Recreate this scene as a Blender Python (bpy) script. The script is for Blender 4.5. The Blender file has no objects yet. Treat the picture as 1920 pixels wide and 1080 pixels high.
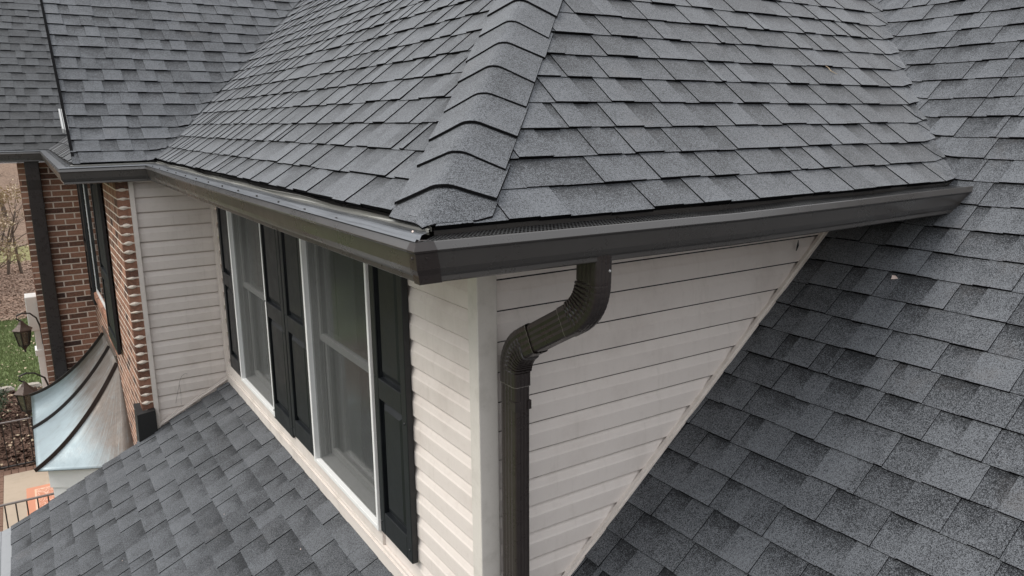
import bpy, math, random
from mathutils import Vector, Matrix, noise
R = math.radians
SC = bpy.context.scene
COL = SC.collection

# ------------------------------------------------------------------ camera
CAMP = Vector((-1.2929, -2.2195, 0.0))
yaw, pitch, roll = R(57.1808), R(12.4032), R(-0.50987)
fw = Vector((math.cos(yaw)*math.cos(pitch), math.sin(yaw)*math.cos(pitch), -math.sin(pitch)))
rt = Vector((math.sin(yaw), -math.cos(yaw), 0)); up = rt.cross(fw)
r2 = rt*math.cos(roll) + up*math.sin(roll); u2 = -rt*math.sin(roll) + up*math.cos(roll)
cam = bpy.data.cameras.new('camera'); co = bpy.data.objects.new('camera', cam); COL.objects.link(co)
m = Matrix(((r2.x, u2.x, -fw.x), (r2.y, u2.y, -fw.y), (r2.z, u2.z, -fw.z))).to_4x4(); m.translation = CAMP
co.matrix_world = m
cam.sensor_width = 36; cam.lens = 36*1420.43/1920; cam.clip_end = 600; cam.clip_start = 0.02
SC.camera = co

# ------------------------------------------------------------------ world: bright overcast
SUN = Vector((-0.60, 0.24, 0.76)).normalized()
elev = math.asin(SUN.z); az = math.atan2(SUN.x, SUN.y)
w = bpy.data.worlds.new('World'); SC.world = w; w.use_nodes = True
nt = w.node_tree; nt.nodes.clear()
sky = nt.nodes.new('ShaderNodeTexSky'); sky.sky_type = 'NISHITA'; sky.sun_disc = False
sky.sun_elevation = elev; sky.sun_rotation = az; sky.dust_density = 4; sky.air_density = 1.0
hs = nt.nodes.new('ShaderNodeHueSaturation'); hs.inputs['Saturation'].default_value = 0.28
mix = nt.nodes.new('ShaderNodeMix'); mix.data_type = 'RGBA'; mix.inputs[0].default_value = 0.72

tcw = nt.nodes.new('ShaderNodeTexCoord'); sxw = nt.nodes.new('ShaderNodeSeparateXYZ'); mrw = nt.nodes.new('ShaderNodeMapRange')
crw = nt.nodes.new('ShaderNodeMix'); crw.data_type = 'RGBA'          # overcast dome: about three times brighter overhead than at the horizon
crw.inputs[6].default_value = (4.6, 4.7, 4.85, 1); crw.inputs[7].default_value = (14.0, 14.3, 14.9, 1)
bg = nt.nodes.new('ShaderNodeBackground'); bg.inputs[1].default_value = 0.105
wo = nt.nodes.new('ShaderNodeOutputWorld')
L = nt.links.new
L(tcw.outputs['Generated'], sxw.inputs[0]); L(sxw.outputs[2], mrw.inputs[0]); L(mrw.outputs[0], crw.inputs[0]); L(crw.outputs[2], mix.inputs[7])
L(sky.outputs[0], hs.inputs['Color']); L(hs.outputs[0], mix.inputs[6]); L(mix.outputs[2], bg.inputs[0]); L(bg.outputs[0], wo.inputs[0])
sd = bpy.data.lights.new('sun', 'SUN'); sd.energy = 1.3; sd.angle = R(30); sd.color = (1, .955, .89)
so = bpy.data.objects.new('sun', sd); COL.objects.link(so); so.rotation_euler = SUN.to_track_quat('Z', 'Y').to_euler()
so.location = (-6, -6, 8)
SC.view_settings.view_transform = 'Standard'; SC.view_settings.look = 'None'
SC.view_settings.exposure = 0.55; SC.view_settings.gamma = 1

# ------------------------------------------------------------------ materials
def mat(name, col=(.5, .5, .5), rough=.6, metal=0, spec=.5):
    m = bpy.data.materials.new(name); m.use_nodes = True
    b = m.node_tree.nodes['Principled BSDF']
    b.inputs['Base Color'].default_value = (*col, 1); b.inputs['Roughness'].default_value = rough
    b.inputs['Metallic'].default_value = metal; b.inputs['Specular IOR Level'].default_value = spec
    return m, m.node_tree, b
def nd(t, kind, **kw):
    n = t.nodes.new('ShaderNode'+kind)
    for k, v in kw.items():
        if k.startswith('i_'):
            key = k[2:].replace('_', ' ')
            n.inputs[key].default_value = v
        else: setattr(n, k, v)
    return n
def coords(t, scale=(1, 1, 1), rot=(0, 0, 0)):
    tc = nd(t, 'TexCoord'); mp = nd(t, 'Mapping'); mp.inputs['Scale'].default_value = scale; mp.inputs['Rotation'].default_value = rot
    t.links.new(tc.outputs['Object'], mp.inputs[0]); return mp.outputs[0]
def noise_n(t, vec, scale, detail=2, rough=.5):
    n = nd(t, 'TexNoise'); n.inputs['Scale'].default_value = scale; n.inputs['Detail'].default_value = detail
    n.inputs['Roughness'].default_value = rough
    if vec is not None: t.links.new(vec, n.inputs['Vector'])
    return n.outputs[0]
def mrange(t, v, a, b, c, d, smooth=False):
    n = nd(t, 'MapRange'); n.inputs[1].default_value = a; n.inputs[2].default_value = b
    n.inputs[3].default_value = c; n.inputs[4].default_value = d
    if smooth: n.interpolation_type = 'SMOOTHSTEP'
    t.links.new(v, n.inputs[0]); return n.outputs[0]
def mth(t, op, a, b=None):
    n = nd(t, 'Math', operation=op)
    for i, v in enumerate((a, b)):
        if v is None: continue
        if isinstance(v, (int, float)): n.inputs[i].default_value = v
        else: t.links.new(v, n.inputs[i])
    return n.outputs[0]
def mixc(t, f, a, b, typ='MIX'):
    n = nd(t, 'Mix', data_type='RGBA', blend_type=typ)
    for idx, v in ((0, f), (6, a), (7, b)):
        if isinstance(v, (int, float)): n.inputs[idx].default_value = v
        elif isinstance(v, tuple): n.inputs[idx].default_value = (*v[:3], 1)
        else: t.links.new(v, n.inputs[idx])
    return n.outputs[2]
def bump(t, b, h, dist=.002, strength=.5):
    n = nd(t, 'Bump'); n.inputs['Distance'].default_value = dist; n.inputs['Strength'].default_value = strength
    t.links.new(h, n.inputs['Height']); t.links.new(n.outputs[0], b.inputs['Normal'])

def shingle_mat(name, lo, hi, seed=0):
    m, t, b = mat(name, rough=.85, spec=.22)
    at = nd(t, 'Attribute', attribute_name='tone'); sp = nd(t, 'SeparateColor'); t.links.new(at.outputs['Color'], sp.inputs[0])
    tone, flag, v = sp.outputs[0], sp.outputs[1], sp.outputs[2]
    vec = coords(t)
    g1 = noise_n(t, vec, 330, 1.5, .7); g2 = noise_n(t, vec, 115, 1, .6)
    gr = mth(t, 'ADD', mrange(t, g1, .3, .7, -.92, .92), mrange(t, g2, .3, .7, -.24, .24))
    mot = mrange(t, noise_n(t, vec, 9, 4, .6), .3, .7, -.15, .15)
    big = mrange(t, noise_n(t, vec, 1.1, 3, .6), .3, .7, -.09, .09)
    # factory shadow band: darker granules at the head of the exposed strip of the lower ply
    vj = mth(t, 'ADD', v, mrange(t, noise_n(t, vec, 30, 3, .6), .3, .7, -.16, .16))
    band = mrange(t, vj, .38, .92, 0, 1, True)
    bandn = mth(t, 'MULTIPLY', mth(t, 'MULTIPLY', band, flag), .46)
    light = mth(t, 'MULTIPLY', mrange(t, vj, .0, .45, .13, 0, True), 1.0)
    f = mth(t, 'ADD', tone, mth(t, 'ADD', mot, big)); f = mth(t, 'SUBTRACT', f, bandn); f = mth(t, 'ADD', f, light)
    f2 = mth(t, 'ADD', f, mth(t, 'MULTIPLY', gr, 1.0))
    cl = nd(t, 'Clamp'); t.links.new(f2, cl.inputs[0])
    c = mixc(t, cl.outputs[0], lo, hi)
    lost = mrange(t, noise_n(t, vec, 55, 2, .5), .72, .78, 0, .40, True)
    c = mixc(t, lost, c, (.012, .012, .013))
    st = mrange(t, noise_n(t, vec, 2.3, 5, .7), .58, .78, 0, .34, True)
    c = mixc(t, st, c, tuple(x*y for x, y in zip(hi, (.75, .62, .52))))
    t.links.new(c, b.inputs['Base Color'])
    b.inputs['Sheen Weight'].default_value = .30; b.inputs['Sheen Roughness'].default_value = .45
    bump(t, b, g1, .0016, .7)
    return m
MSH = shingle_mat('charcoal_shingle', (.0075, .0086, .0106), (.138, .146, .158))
MSHD = shingle_mat('shaded_shingle', (.009, .010, .011), (.095, .100, .107))  # darker copy of the charcoal shingle: the far slope's shade put into its colour
MEDGE, t, b = mat('asphalt_cut_edge', (.007, .007, .0075), .95, spec=.05)

def painted(name, col, rough=.4, dirt=.25, dcol=(.2, .18, .15), dscale=3, metal=0, spec=.5, bmp=0.0004, bs=40):
    m, t, b = mat(name, col, rough, metal, spec)
    vec = coords(t)
    n = noise_n(t, vec, dscale, 6, .65); f = mrange(t, n, .45, .75, 0, dirt, True)
    c = mixc(t, f, col, dcol)
    n3 = noise_n(t, vec, dscale*9, 4, .7); f3 = mrange(t, n3, .5, .8, 0, dirt*.5, True); c = mixc(t, f3, c, dcol)
    t.links.new(c, b.inputs['Base Color'])
    r = mrange(t, n, .3, .7, rough-.07, rough+.12); t.links.new(r, b.inputs['Roughness'])
    bump(t, b, noise_n(t, vec, bs, 3), bmp, .5)
    return m
MSIDE = painted('cream_vinyl_siding', (.74, .675, .625), .55, .38, (.45, .385, .34), 2.2, spec=.35)
def add_streaks(m):
    t = m.node_tree; b = t.nodes['Principled BSDF']; src = b.inputs['Base Color'].links[0].from_socket
    v = coords(t, (9, 9, .8)); f = mrange(t, noise_n(t, v, 2.2, 5, .7), .52, .75, 0, .28, True)
    c = mixc(t, f, src, (.47, .42, .36)); v2 = coords(t, (1, 1, 1)); f2 = mrange(t, noise_n(t, v2, 75, 3, .8), .66, .74, 0, .3, True)
    t.links.new(mixc(t, f2, c, (.40, .34, .28)), b.inputs['Base Color'])
add_streaks(MSIDE)
MSIDW = painted('cream_trim_vinyl', (.72, .655, .60), .5, .35, (.36, .32, .27), 7, spec=.35)
MPOST = painted('weathered_corner_post', (.68, .64, .585), .6, .38, (.42, .39, .34), 9, spec=.3)
MGUT = painted('dark_bronze_aluminium', (.042, .0365, .032), .27, .22, (.065, .058, .052), 5, spec=.7, bmp=.0006, bs=6)
MGUT.node_tree.nodes['Principled BSDF'].inputs['Coat Weight'].default_value = .6; MGUT.node_tree.nodes['Principled BSDF'].inputs['Coat Roughness'].default_value = .2
MPIPE = painted('dark_bronze_downspout', (.030, .023, .021), .28, .3, (.055, .047, .042), 14, spec=.5, bmp=.0004, bs=12)
MWHITE = painted('white_vinyl', (.86, .86, .84), .35, .15, (.5, .48, .44), 6)
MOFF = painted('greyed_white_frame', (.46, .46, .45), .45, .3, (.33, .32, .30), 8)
MSHUT = painted('black_green_shutter_vinyl', (.0105, .0125, .0145), .40, .25, (.026, .029, .032), 6, spec=.45, bmp=.0005, bs=60)
MDRIP = painted('pale_drip_edge', (.32, .315, .29), .35, .35, (.16, .17, .13), 9, metal=.3)
MWOOD, _, _ = mat('dark_void', (.01, .01, .01), .9)
MIRON = painted('black_iron', (.02, .018, .017), .45, .2, (.08, .05, .035), 30)
MFLASH = painted('light_step_flashing', (.46, .46, .45), .4, .2, (.3, .3, .3), 10, metal=.2)
MBLK = painted('black_painted_flashing', (.012, .012, .012), .5, .15, (.03, .03, .03), 10)

def guard_mat(name, col, hole, rough=.35, metal=.8, dens=150, holes=(.0, 1.)):
    # perforated aluminium: rows of real (transparent) holes between plain ribs; uses UV = (metres along, metres across)
    m, t, b = mat(name, col, rough, metal)
    uv = nd(t, 'UVMap'); vo = nd(t, 'TexVoronoi'); vo.inputs['Scale'].default_value = dens; vo.inputs['Randomness'].default_value = 0.0
    t.links.new(uv.outputs[0], vo.inputs['Vector'])
    hole_f = mth(t, 'LESS_THAN', vo.outputs['Distance'], .36)
    sp = nd(t, 'SeparateXYZ'); t.links.new(uv.outputs[0], sp.inputs[0])
    inb = mth(t, 'MULTIPLY', mth(t, 'GREATER_THAN', sp.outputs[1], holes[0]), mth(t, 'LESS_THAN', sp.outputs[1], holes[1]))
    f = mth(t, 'MULTIPLY', hole_f, inb)
    n = noise_n(t, coords(t), 5, 5, .7); t.links.new(mixc(t, mrange(t, n, .4, .7, 0, .5), col, tuple(x*.55 for x in col)), b.inputs['Base Color'])
    tr = nd(t, 'BsdfTransparent'); ms = nd(t, 'MixShader'); out = t.nodes['Material Output']
    t.links.new(f, ms.inputs[0]); t.links.new(b.outputs[0], ms.inputs[1]); t.links.new(tr.outputs[0], ms.inputs[2]); t.links.new(ms.outputs[0], out.inputs[0])
    return m
MGRD = guard_mat('perforated_mill_guard', (.17, .178, .19), 0, holes=(.052, .30), dens=170, metal=.55)
MGRDB = guard_mat('perforated_black_guard', (.05, .05, .05), 0, holes=(.0, .30), dens=75, metal=.3)

def brick_mat():
    m, t, b = mat('clay_brick', rough=.85, spec=.25)
    at = nd(t, 'Attribute', attribute_name='tone'); sp = nd(t, 'SeparateColor'); t.links.new(at.outputs['Color'], sp.inputs[0])
    cr = nd(t, 'ValToRGB'); e = cr.color_ramp.elements
    e[0].position = 0; e[0].color = (.07, .042, .036, 1); e[1].position = 1; e[1].color = (.40, .21, .14, 1)
    for p, c in ((.25, (.155, .082, .058)), (.5, (.27, .138, .092)), (.75, (.36, .190, .128))):
        q = e.new(p); q.color = (*c, 1)
    vec = coords(t); n = noise_n(t, vec, 45, 5, .7)
    f = mth(t, 'ADD', sp.outputs[0], mrange(t, n, .3, .7, -.22, .22)); t.links.new(f, cr.inputs[0])
    f2 = mrange(t, noise_n(t, vec, 14, 5, .7), .55, .75, 0, .35, True)
    t.links.new(mixc(t, f2, cr.outputs[0], (.34, .25, .20)), b.inputs['Base Color'])
    bump(t, b, n, .004, .6); return m
MBRICK = brick_mat()
MMORT = painted('sandy_mortar', (.80, .70, .60), .9, .35, (.42, .33, .27), 12, spec=.2, bmp=.003, bs=60)

def copper_mat():
    m, t, b = mat('weathered_copper', rough=.5, metal=.35)
    vec = coords(t, (1, 1, 1)); tc = nd(t, 'UVMap'); mp = nd(t, 'Mapping'); mp.inputs['Scale'].default_value = (2.2, 26, 1)
    t.links.new(tc.outputs[0], mp.inputs[0])
    st = noise_n(t, mp.outputs[0], 1.6, 5, .65); mo = noise_n(t, vec, 7, 5, .7); big = noise_n(t, vec, 1.6, 3)
    sp = nd(t, 'SeparateXYZ'); t.links.new(tc.outputs[0], sp.inputs[0])
    f = mth(t, 'ADD', mrange(t, sp.outputs[0], .25, .68, 0, 1, True), mrange(t, mo, .3, .7, -.2, .2))
    f = mth(t, 'ADD', f, mrange(t, st, .3, .7, -.18, .18))
    c = mixc(t, f, (.135, .112, .095), (.31, .375, .40))
    c = mixc(t, mrange(t, st, .52, .7, 0, .4, True), c, (.25, .30, .31))
    c = mixc(t, mrange(t, noise_n(t, vec, 60, 3, .8), .68, .75, 0, .5), c, (.5, .42, .34))
    t.links.new(c, b.inputs['Base Color'])
    t.links.new(mrange(t, mo, .3, .7, .42, .60), b.inputs['Roughness']); bump(t, b, mth(t, 'ADD', big, mth(t, 'MULTIPLY', mo, .3)), .03, .55); return m
MCOP = copper_mat()
MRIB = painted('dark_copper_seam', (.035, .027, .024), .45, .3, (.09, .075, .065), 9, metal=.4)

def glass_mat():
    m, t, b = mat('window_glass', (.02, .025, .025), .03)
    gl = nd(t, 'BsdfGlossy'); gl.inputs['Roughness'].default_value = .12
    tr = nd(t, 'BsdfTransparent'); tr.inputs[0].default_value = (.55, .60, .57, 1)
    fr = nd(t, 'Fresnel'); fr.inputs[0].default_value = 1.5; ms = nd(t, 'MixShader')
    t.links.new(mth(t, 'MULTIPLY', fr.outputs[0], .7), ms.inputs[0]); t.links.new(tr.outputs[0], ms.inputs[1]); t.links.new(gl.outputs[0], ms.inputs[2])
    t.links.new(ms.outputs[0], t.nodes['Material Output'].inputs[0]); return m
MGLASS = glass_mat()
def screen_mat():
    m, t, b = mat('fly_screen', (.060, .063, .061), .7)
    tr = nd(t, 'BsdfTransparent'); ms = nd(t, 'MixShader')
    n = noise_n(t, coords(t, (60, 60, 60)), 6, 3, .8)
    t.links.new(mrange(t, n, .30, .70, .36, .70), ms.inputs[0]); t.links.new(tr.outputs[0], ms.inputs[1]); t.links.new(b.outputs[0], ms.inputs[2])
    t.links.new(ms.outputs[0], t.nodes['Material Output'].inputs[0]); return m
MSCR = screen_mat()
MCURT = painted('pale_curtain', (.45, .46, .43), .8, .2, (.3, .3, .28), 3)
MROOM, _, _ = mat('dim_room', (.05, .055, .05), .9)

def ground_mat(name, cols, s1, s2, bmpd=.02, thr=(.35, .65)):
    m, t, b = mat(name, rough=.95, spec=.15); vec = coords(t)
    n1 = noise_n(t, vec, s1, 6, .7); n2 = noise_n(t, vec, s2, 4, .7)
    c = mixc(t, mrange(t, n1, thr[0], thr[1], 0, 1), cols[0], cols[1])
    c = mixc(t, mrange(t, n2, .5, .62, 0, 1), c, cols[2])
    t.links.new(c, b.inputs['Base Color']); bump(t, b, n2, bmpd, .8); return m
MLAWN = ground_mat('lawn_turf', ((.10, .15, .045), (.15, .185, .08), (.20, .24, .11)), 1.3, 22)
MLEAF = ground_mat('leaf_litter_ground', ((.13, .085, .06), (.24, .165, .12), (.34, .255, .20)), 5, 40)
MMULCH = ground_mat('bark_mulch', ((.055, .03, .022), (.12, .07, .05), (.22, .15, .115)), 9, 34)
MCONC = painted('tan_concrete', (.50, .42, .33), .85, .3, (.34, .28, .22), 5, spec=.2)
MPAVE = painted('brown_paver', (.24, .15, .11), .85, .5, (.13, .08, .06), 15, spec=.2)
MSTONE = painted('grey_edging_stone', (.38, .34, .29), .9, .5, (.2, .18, .15), 12, spec=.2, bmp=.006, bs=20)
MBARK = painted('grey_brown_bark', (.16, .125, .10), .95, .5, (.07, .055, .045), 14, spec=.15, bmp=.01, bs=30)
MDRY = painted('dry_beige_leaves', (.50, .40, .28), .8, .4, (.30, .22, .14), 3, spec=.2)
MGREEN = painted('evergreen_leaves', (.045, .070, .035), .6, .6, (.09, .11, .05), 9, spec=.3)
MGRASS = painted('grass_blades', (.165, .20, .085), .7, .5, (.17, .20, .07), 2, spec=.2)
MLAMPG, t, b = mat('lantern_glass', (.16, .15, .12), .12); b.inputs['Transmission Weight'].default_value = .6
MCHAMP = painted('rusty_bronze_lantern', (.10, .072, .06), .55, .4, (.19, .14, .11), 12, metal=.3)

# ------------------------------------------------------------------ mesh helper
class MB:
    def __init__(s): s.v = []; s.f = []; s.mi = []; s.tone = []; s.uv = []; s.has_uv = False
    def face(s, pts, mi=0, tone=(.5, 0, 0), uv=None):
        n = len(s.v)
        tn = tone if isinstance(tone, list) else [tone]*len(pts)
        s.v.extend([tuple(p) for p in pts]); s.tone.extend(tn); s.f.append(tuple(range(n, n+len(pts)))); s.mi.append(mi)
        if uv: s.has_uv = True; s.uv.extend(uv)
        else: s.uv.extend([(0, 0)]*len(pts))
    def box(s, a, b, mi=0, tone=(.5, 0, 0)):
        x0, y0, z0 = [min(a[i], b[i]) for i in range(3)]; x1, y1, z1 = [max(a[i], b[i]) for i in range(3)]
        P = [(x0, y0, z0), (x1, y0, z0), (x1, y1, z0), (x0, y1, z0), (x0, y0, z1), (x1, y0, z1), (x1, y1, z1), (x0, y1, z1)]
        for q in ((0, 3, 2, 1), (4, 5, 6, 7), (0, 1, 5, 4), (1, 2, 6, 5), (2, 3, 7, 6), (3, 0, 4, 7)): s.face([P[i] for i in q], mi, tone)
    def hexa(s, P, mi=0, tone=(.5, 0, 0)):   # 8 corners bottom ring then top ring
        for q in ((0, 3, 2, 1), (4, 5, 6, 7), (0, 1, 5, 4), (1, 2, 6, 5), (2, 3, 7, 6), (3, 0, 4, 7)): s.face([P[i] for i in q], mi, tone)
    def loft(s, rings, closed=True, caps=True, mi=0, tone=(.5, 0, 0)):   # shared vertices -> smooth capable
        n0 = len(s.v); k = len(rings[0])
        for r in rings:
            for p in r: s.v.append(tuple(p)); s.tone.append(tone); s.uv.append((0, 0))
        for i in range(len(rings)-1):
            for j in range(k if closed else k-1):
                a = n0+i*k+j; b = n0+i*k+(j+1) % k; s.f.append((a, b, b+k, a+k)); s.mi.append(mi)
        if caps and closed:
            s.f.append(tuple(n0+j for j in reversed(range(k)))); s.mi.append(mi)
            s.f.append(tuple(n0+(len(rings)-1)*k+j for j in range(k))); s.mi.append(mi)
    def tube(s, pts, rad, n=8, mi=0, tone=(.5, 0, 0)):
        rings = []; pts = [Vector(p) for p in pts]
        for i, p in enumerate(pts):
            d = (pts[min(i+1, len(pts)-1)]-pts[max(i-1, 0)]).normalized()
            a = d.cross(Vector((0, 0, 1)))
            if a.length < .05: a = d.cross(Vector((1, 0, 0)))
            a.normalize(); b = d.cross(a); r = rad[i] if isinstance(rad, (list, tuple)) else rad
            rings.append([p+a*math.cos(2*math.pi*j/n)*r+b*math.sin(2*math.pi*j/n)*r for j in range(n)])
        s.loft(rings, mi=mi, tone=tone)
    def build(s, name, mats, parent=None, smooth=False, bevel=0, label=None):
        me = bpy.data.meshes.new(name); me.from_pydata(s.v, [], s.f)
        for mm in (mats if isinstance(mats, (list, tuple)) else [mats]): me.materials.append(mm)
        me.polygons.foreach_set('material_index', s.mi)
        ca = me.color_attributes.new('tone', 'FLOAT_COLOR', 'POINT')
        buf = []
        for c in s.tone: buf.extend((c[0], c[1], c[2], 1.0))
        ca.data.foreach_set('color', buf)
        if s.has_uv:
            ul = me.uv_layers.new(name='UVMap'); vi = [0]*len(me.loops); me.loops.foreach_get('vertex_index', vi)
            b2 = []
            for i in vi: b2.extend(s.uv[i])
            ul.data.foreach_set('uv', b2)
        if smooth: me.polygons.foreach_set('use_smooth', [True]*len(me.polygons))
        me.validate(); me.update()
        o = bpy.data.objects.new(name, me); COL.objects.link(o)
        if parent: o.parent = parent
        if bevel:
            wl = o.modifiers.new('weld', 'WELD'); wl.merge_threshold = .0001
            bv = o.modifiers.new('bevel', 'BEVEL'); bv.width = bevel; bv.segments = 2; bv.limit_method = 'ANGLE'; bv.angle_limit = R(35)
        if label: o['label'] = label
        return o
def tag(o, label=None, cat=None, group=None, kind=None):
    if label: o['label'] = label
    if cat: o['category'] = cat
    if group: o['group'] = group
    if kind: o['kind'] = kind
    return o
def empty(name, loc=(0, 0, 0), label=None, cat=None, group=None):
    o = bpy.data.objects.new(name, None); COL.objects.link(o); o.location = loc; o.empty_display_size = .1
    return tag(o, label, cat, group)
def sub_empty(name, parent):
    o = bpy.data.objects.new(name, None); COL.objects.link(o); o.parent = parent; o.empty_display_size = .1; return o

def clip_poly(P, hp):        # P: list of (u,d,..) tuples; hp: list of (a,b,c) keep a*u+b*d+c>=0
    for a, b, c in hp:
        if len(P) < 3: return []
        out = []
        for i in range(len(P)):
            p, q = P[i], P[(i+1) % len(P)]; fp = a*p[0]+b*p[1]+c; fq = a*q[0]+b*q[1]+c
            if fp >= 0: out.append(p)
            if (fp >= 0) != (fq >= 0):
                s_ = fp/(fp-fq); out.append(tuple(p[k]+(q[k]-p[k])*s_ for k in range(len(p))))
        P = out
    return P if len(P) >= 3 else []
def clip_seg(p, q, hp):
    for a, b, c in hp:
        fp = a*p[0]+b*p[1]+c; fq = a*q[0]+b*q[1]+c
        if fp < 0 and fq < 0: return None
        if fp < 0: s_ = fp/(fp-fq); p = tuple(p[k]+(q[k]-p[k])*s_ for k in range(len(p)))
        elif fq < 0: s_ = fq/(fq-fp); q = tuple(q[k]+(p[k]-q[k])*s_ for k in range(len(p)))
    return p, q

# ------------------------------------------------------------------ roof geometry
EXP = .1436
MS, MC = .8383, -2.1575            # lower main roof  z = MS*x + MC
XE, YE, YW, YF, XR = -.41, -.42, 4.12, 8.05, -.95
def prof(d):                       # hipped upper roofs: slight kick at the eave
    return -.275 + .86*d - .05*(1-math.exp(-max(d, 0)/.25))
def blend(za, zb, k):
    h = max(k-abs(za-zb), 0)/k; return max(za, zb)+h*h*k*.25
def zmain(x, y):
    z = MS*x+MC
    if y > -.53:
        wgt = min(1, max(0, (y+.44)/.05))*min(1, max(0, (x-2.02)/.12)); zd = prof(y-YE)
        if z-zd > -.11: z += (blend(z, zd-.026, .08)-z)*wgt
    return z
def zright(x, y):
    z = prof(y-YE); zm_ = MS*x+MC
    return z+.012*min(1, (zm_-z+.06)/.04) if -.06 < zm_-z < .05 else z
def zwing(x, y):
    z = prof(y-YW)
    e = prof(x-XE)-z; return z+.012*min(1, (e+.06)/.04) if e > -.06 else z
def zfront(x, y):                  # dormer front slope, swept up under the wing valley
    z = prof(x-XE); zw = prof(y-YW)
    return blend(z, zw-.026, .08) if z-zw > -.12 else z
def shingles(name, parent, xf, zf, slope, u0, u1, d0, ncourse, hp, seed, material, wk=.86, useg=.12, curved=3, ph=0, label=None):
    rnd = random.Random(seed); b = MB(); ca = 1/math.sqrt(1+slope*slope); sa = slope*ca
    def W(u, d, off):
        x, y = xf(u, d); z = zf(x, y)
        # offset along the slope normal
        du = xf(u, d+.01); nx, ny = (du[0]-x)/.01, (du[1]-y)/.01
        return (x-nx*off*sa, y-ny*off*sa, z+off*ca)
    dd = EXP*ca
    for i in range(ncourse):
        db = d0+i*dd; de = db+dd*1.06
        u = u0 - rnd.random()*.2; tooth = rnd.random() < .5
        wob = rnd.random()*10; shc = rnd.uniform(-.05, .05)
        nexts = u+rnd.uniform(.3, 1.0)
        while u < u1:
            if tooth: wd = rnd.choice((.12, .15, .18, .21, .165))*rnd.uniform(.9, 1.1)
            else: wd = rnd.choice((.09, .13, .16, .19))*rnd.uniform(.85, 1.15)
            if rnd.random() < .06: wd = rnd.uniform(.03, .05)
            wd *= wk
            ua, ub = u, u+wd; u = ub
            if ub > nexts: nexts += 1.0; shc = rnd.uniform(-.06, .06)
            if tooth:
                tone = rnd.choice((.70, .64, .60, .54, .48, .40, .36)) + rnd.uniform(-.03, .03); flag = .12
            else:
                tone = rnd.choice((.56, .48, .42, .35)) + rnd.uniform(-.04, .04); flag = rnd.choice((1.05, .95, .8, .5))
            tone += shc
            base = .0050 if not tooth else .0060
            jit = .0028*noise.noise(Vector((ua*3.1, i*1.7, wob)))*2 + rnd.uniform(-.0012, .0012)
            sag = .0022*noise.noise(Vector((ua*1.3, i*2.3, wob+5)))
            lift = rnd.uniform(0, .0016)
            dB = db + jit
            ns = max(1, int(math.ceil((ub-ua)/useg))); nd_ = curved
            def off(d): return (base+.0022+lift)*(1-max(0, (d-dB)/(de-dB))) + (.0036 if tooth else 0) + sag*.5 + .0015
            for a in range(ns):
                pa = ua+(ub-ua)*a/ns; pb = ua+(ub-ua)*(a+1)/ns
                for c in range(nd_):
                    c0 = dB+(de-dB)*c/nd_; c1 = dB+(de-dB)*(c+1)/nd_
                    P = clip_poly([(pa, c0), (pb, c0), (pb, c1), (pa, c1)], hp)
                    if P: b.face([W(p[0], p[1], off(p[1])) for p in P], 0, [(tone, flag, (p[1]-dB)/(de-dB)) for p in P])
                    # side walls of a tooth
                    if tooth:
                        for uu in ((ua,) if a == 0 else ()) + ((ub,) if a == ns-1 else ()):
                            s_ = clip_seg((uu, c0), (uu, c1), hp)
                            if s_:
                                p, q = s_; ov = 0
                                b.face([W(p[0]+ov, p[1], off(p[1])), W(q[0]+ov, q[1], off(q[1])), W(q[0]-ov*.6, q[1], off(q[1])-.006), W(p[0]-ov*.6, p[1], off(p[1])-.006)], 1)
                s_ = clip_seg((pa, dB), (pb, dB), hp)
                if s_:
                    p, q = s_; o = off(dB)
                    b.face([W(p[0], p[1], -.004), W(q[0], q[1], -.004), W(q[0], q[1], o), W(p[0], p[1], o)], 1)
            tooth = not tooth
            if rnd.random() < .12: tooth = not tooth
    return b.build(name, [material, MEDGE], parent, label=label)

house = empty('house', (0, 0, -5.7), 'grey shingled house with cream siding dormer, red brick wing and dark bronze gutters', 'house')
HO = house
def hp_fix():
    for o in COL.objects:
        if o.parent == house: o.matrix_parent_inverse = Matrix.Translation((0, 0, 5.7))

# right-hand dormer slope: u = x, d = y-YE ; hip x-XE >= y-YE ; valley against the main roof
vx0 = (prof(0)-MC)/MS; vx1 = (prof(1.6)-MC)/MS
va = (vx1-vx0)/1.6
shingles('roof_slope', HO, lambda u, d: (u, YE+d), zright, .82, -.42, 4.2, -.006, 24,
         [(1, -1, -XE-.035), (-1, va, vx0-.022)], 11, MSH, useg=.06, curved=3)
# front dormer slope: u = y, d = x-XE ; hip: u-YE >= d ; valley with wing slope
shingles('roof_slope', HO, lambda u, d: (XE+d, u), zfront, .82, -.44, 6.6, .022, 22,
         [(1, -1, -YE-.035), (-1, 1, YW+.06)], 23, MSH, useg=.045, curved=3, wk=.72)
# brick wing slope facing the camera: u = x, d = y-YW ; valley: x-XE <= d ; open rake at XR
shingles('roof_slope', HO, lambda u, d: (u, YW+d), zwing, .82, XR-.1, 2.4, 0, 26,
         [(-1, 1, XE-.008), (1, 0, -XR)], 37, MSH, useg=.06, curved=2)
# slope behind it and the small return slope
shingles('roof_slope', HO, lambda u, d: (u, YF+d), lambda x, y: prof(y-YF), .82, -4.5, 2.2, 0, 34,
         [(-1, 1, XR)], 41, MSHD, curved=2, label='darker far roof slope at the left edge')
shingles('roof_slope', HO, lambda u, d: (XR+d, u), lambda x, y: prof(x-XR), .82, YW+.02, 9.2, 0, 4,
         [(-1, 1, YF), (1, -1, -YW)], 43, MSH, curved=2)
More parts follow.
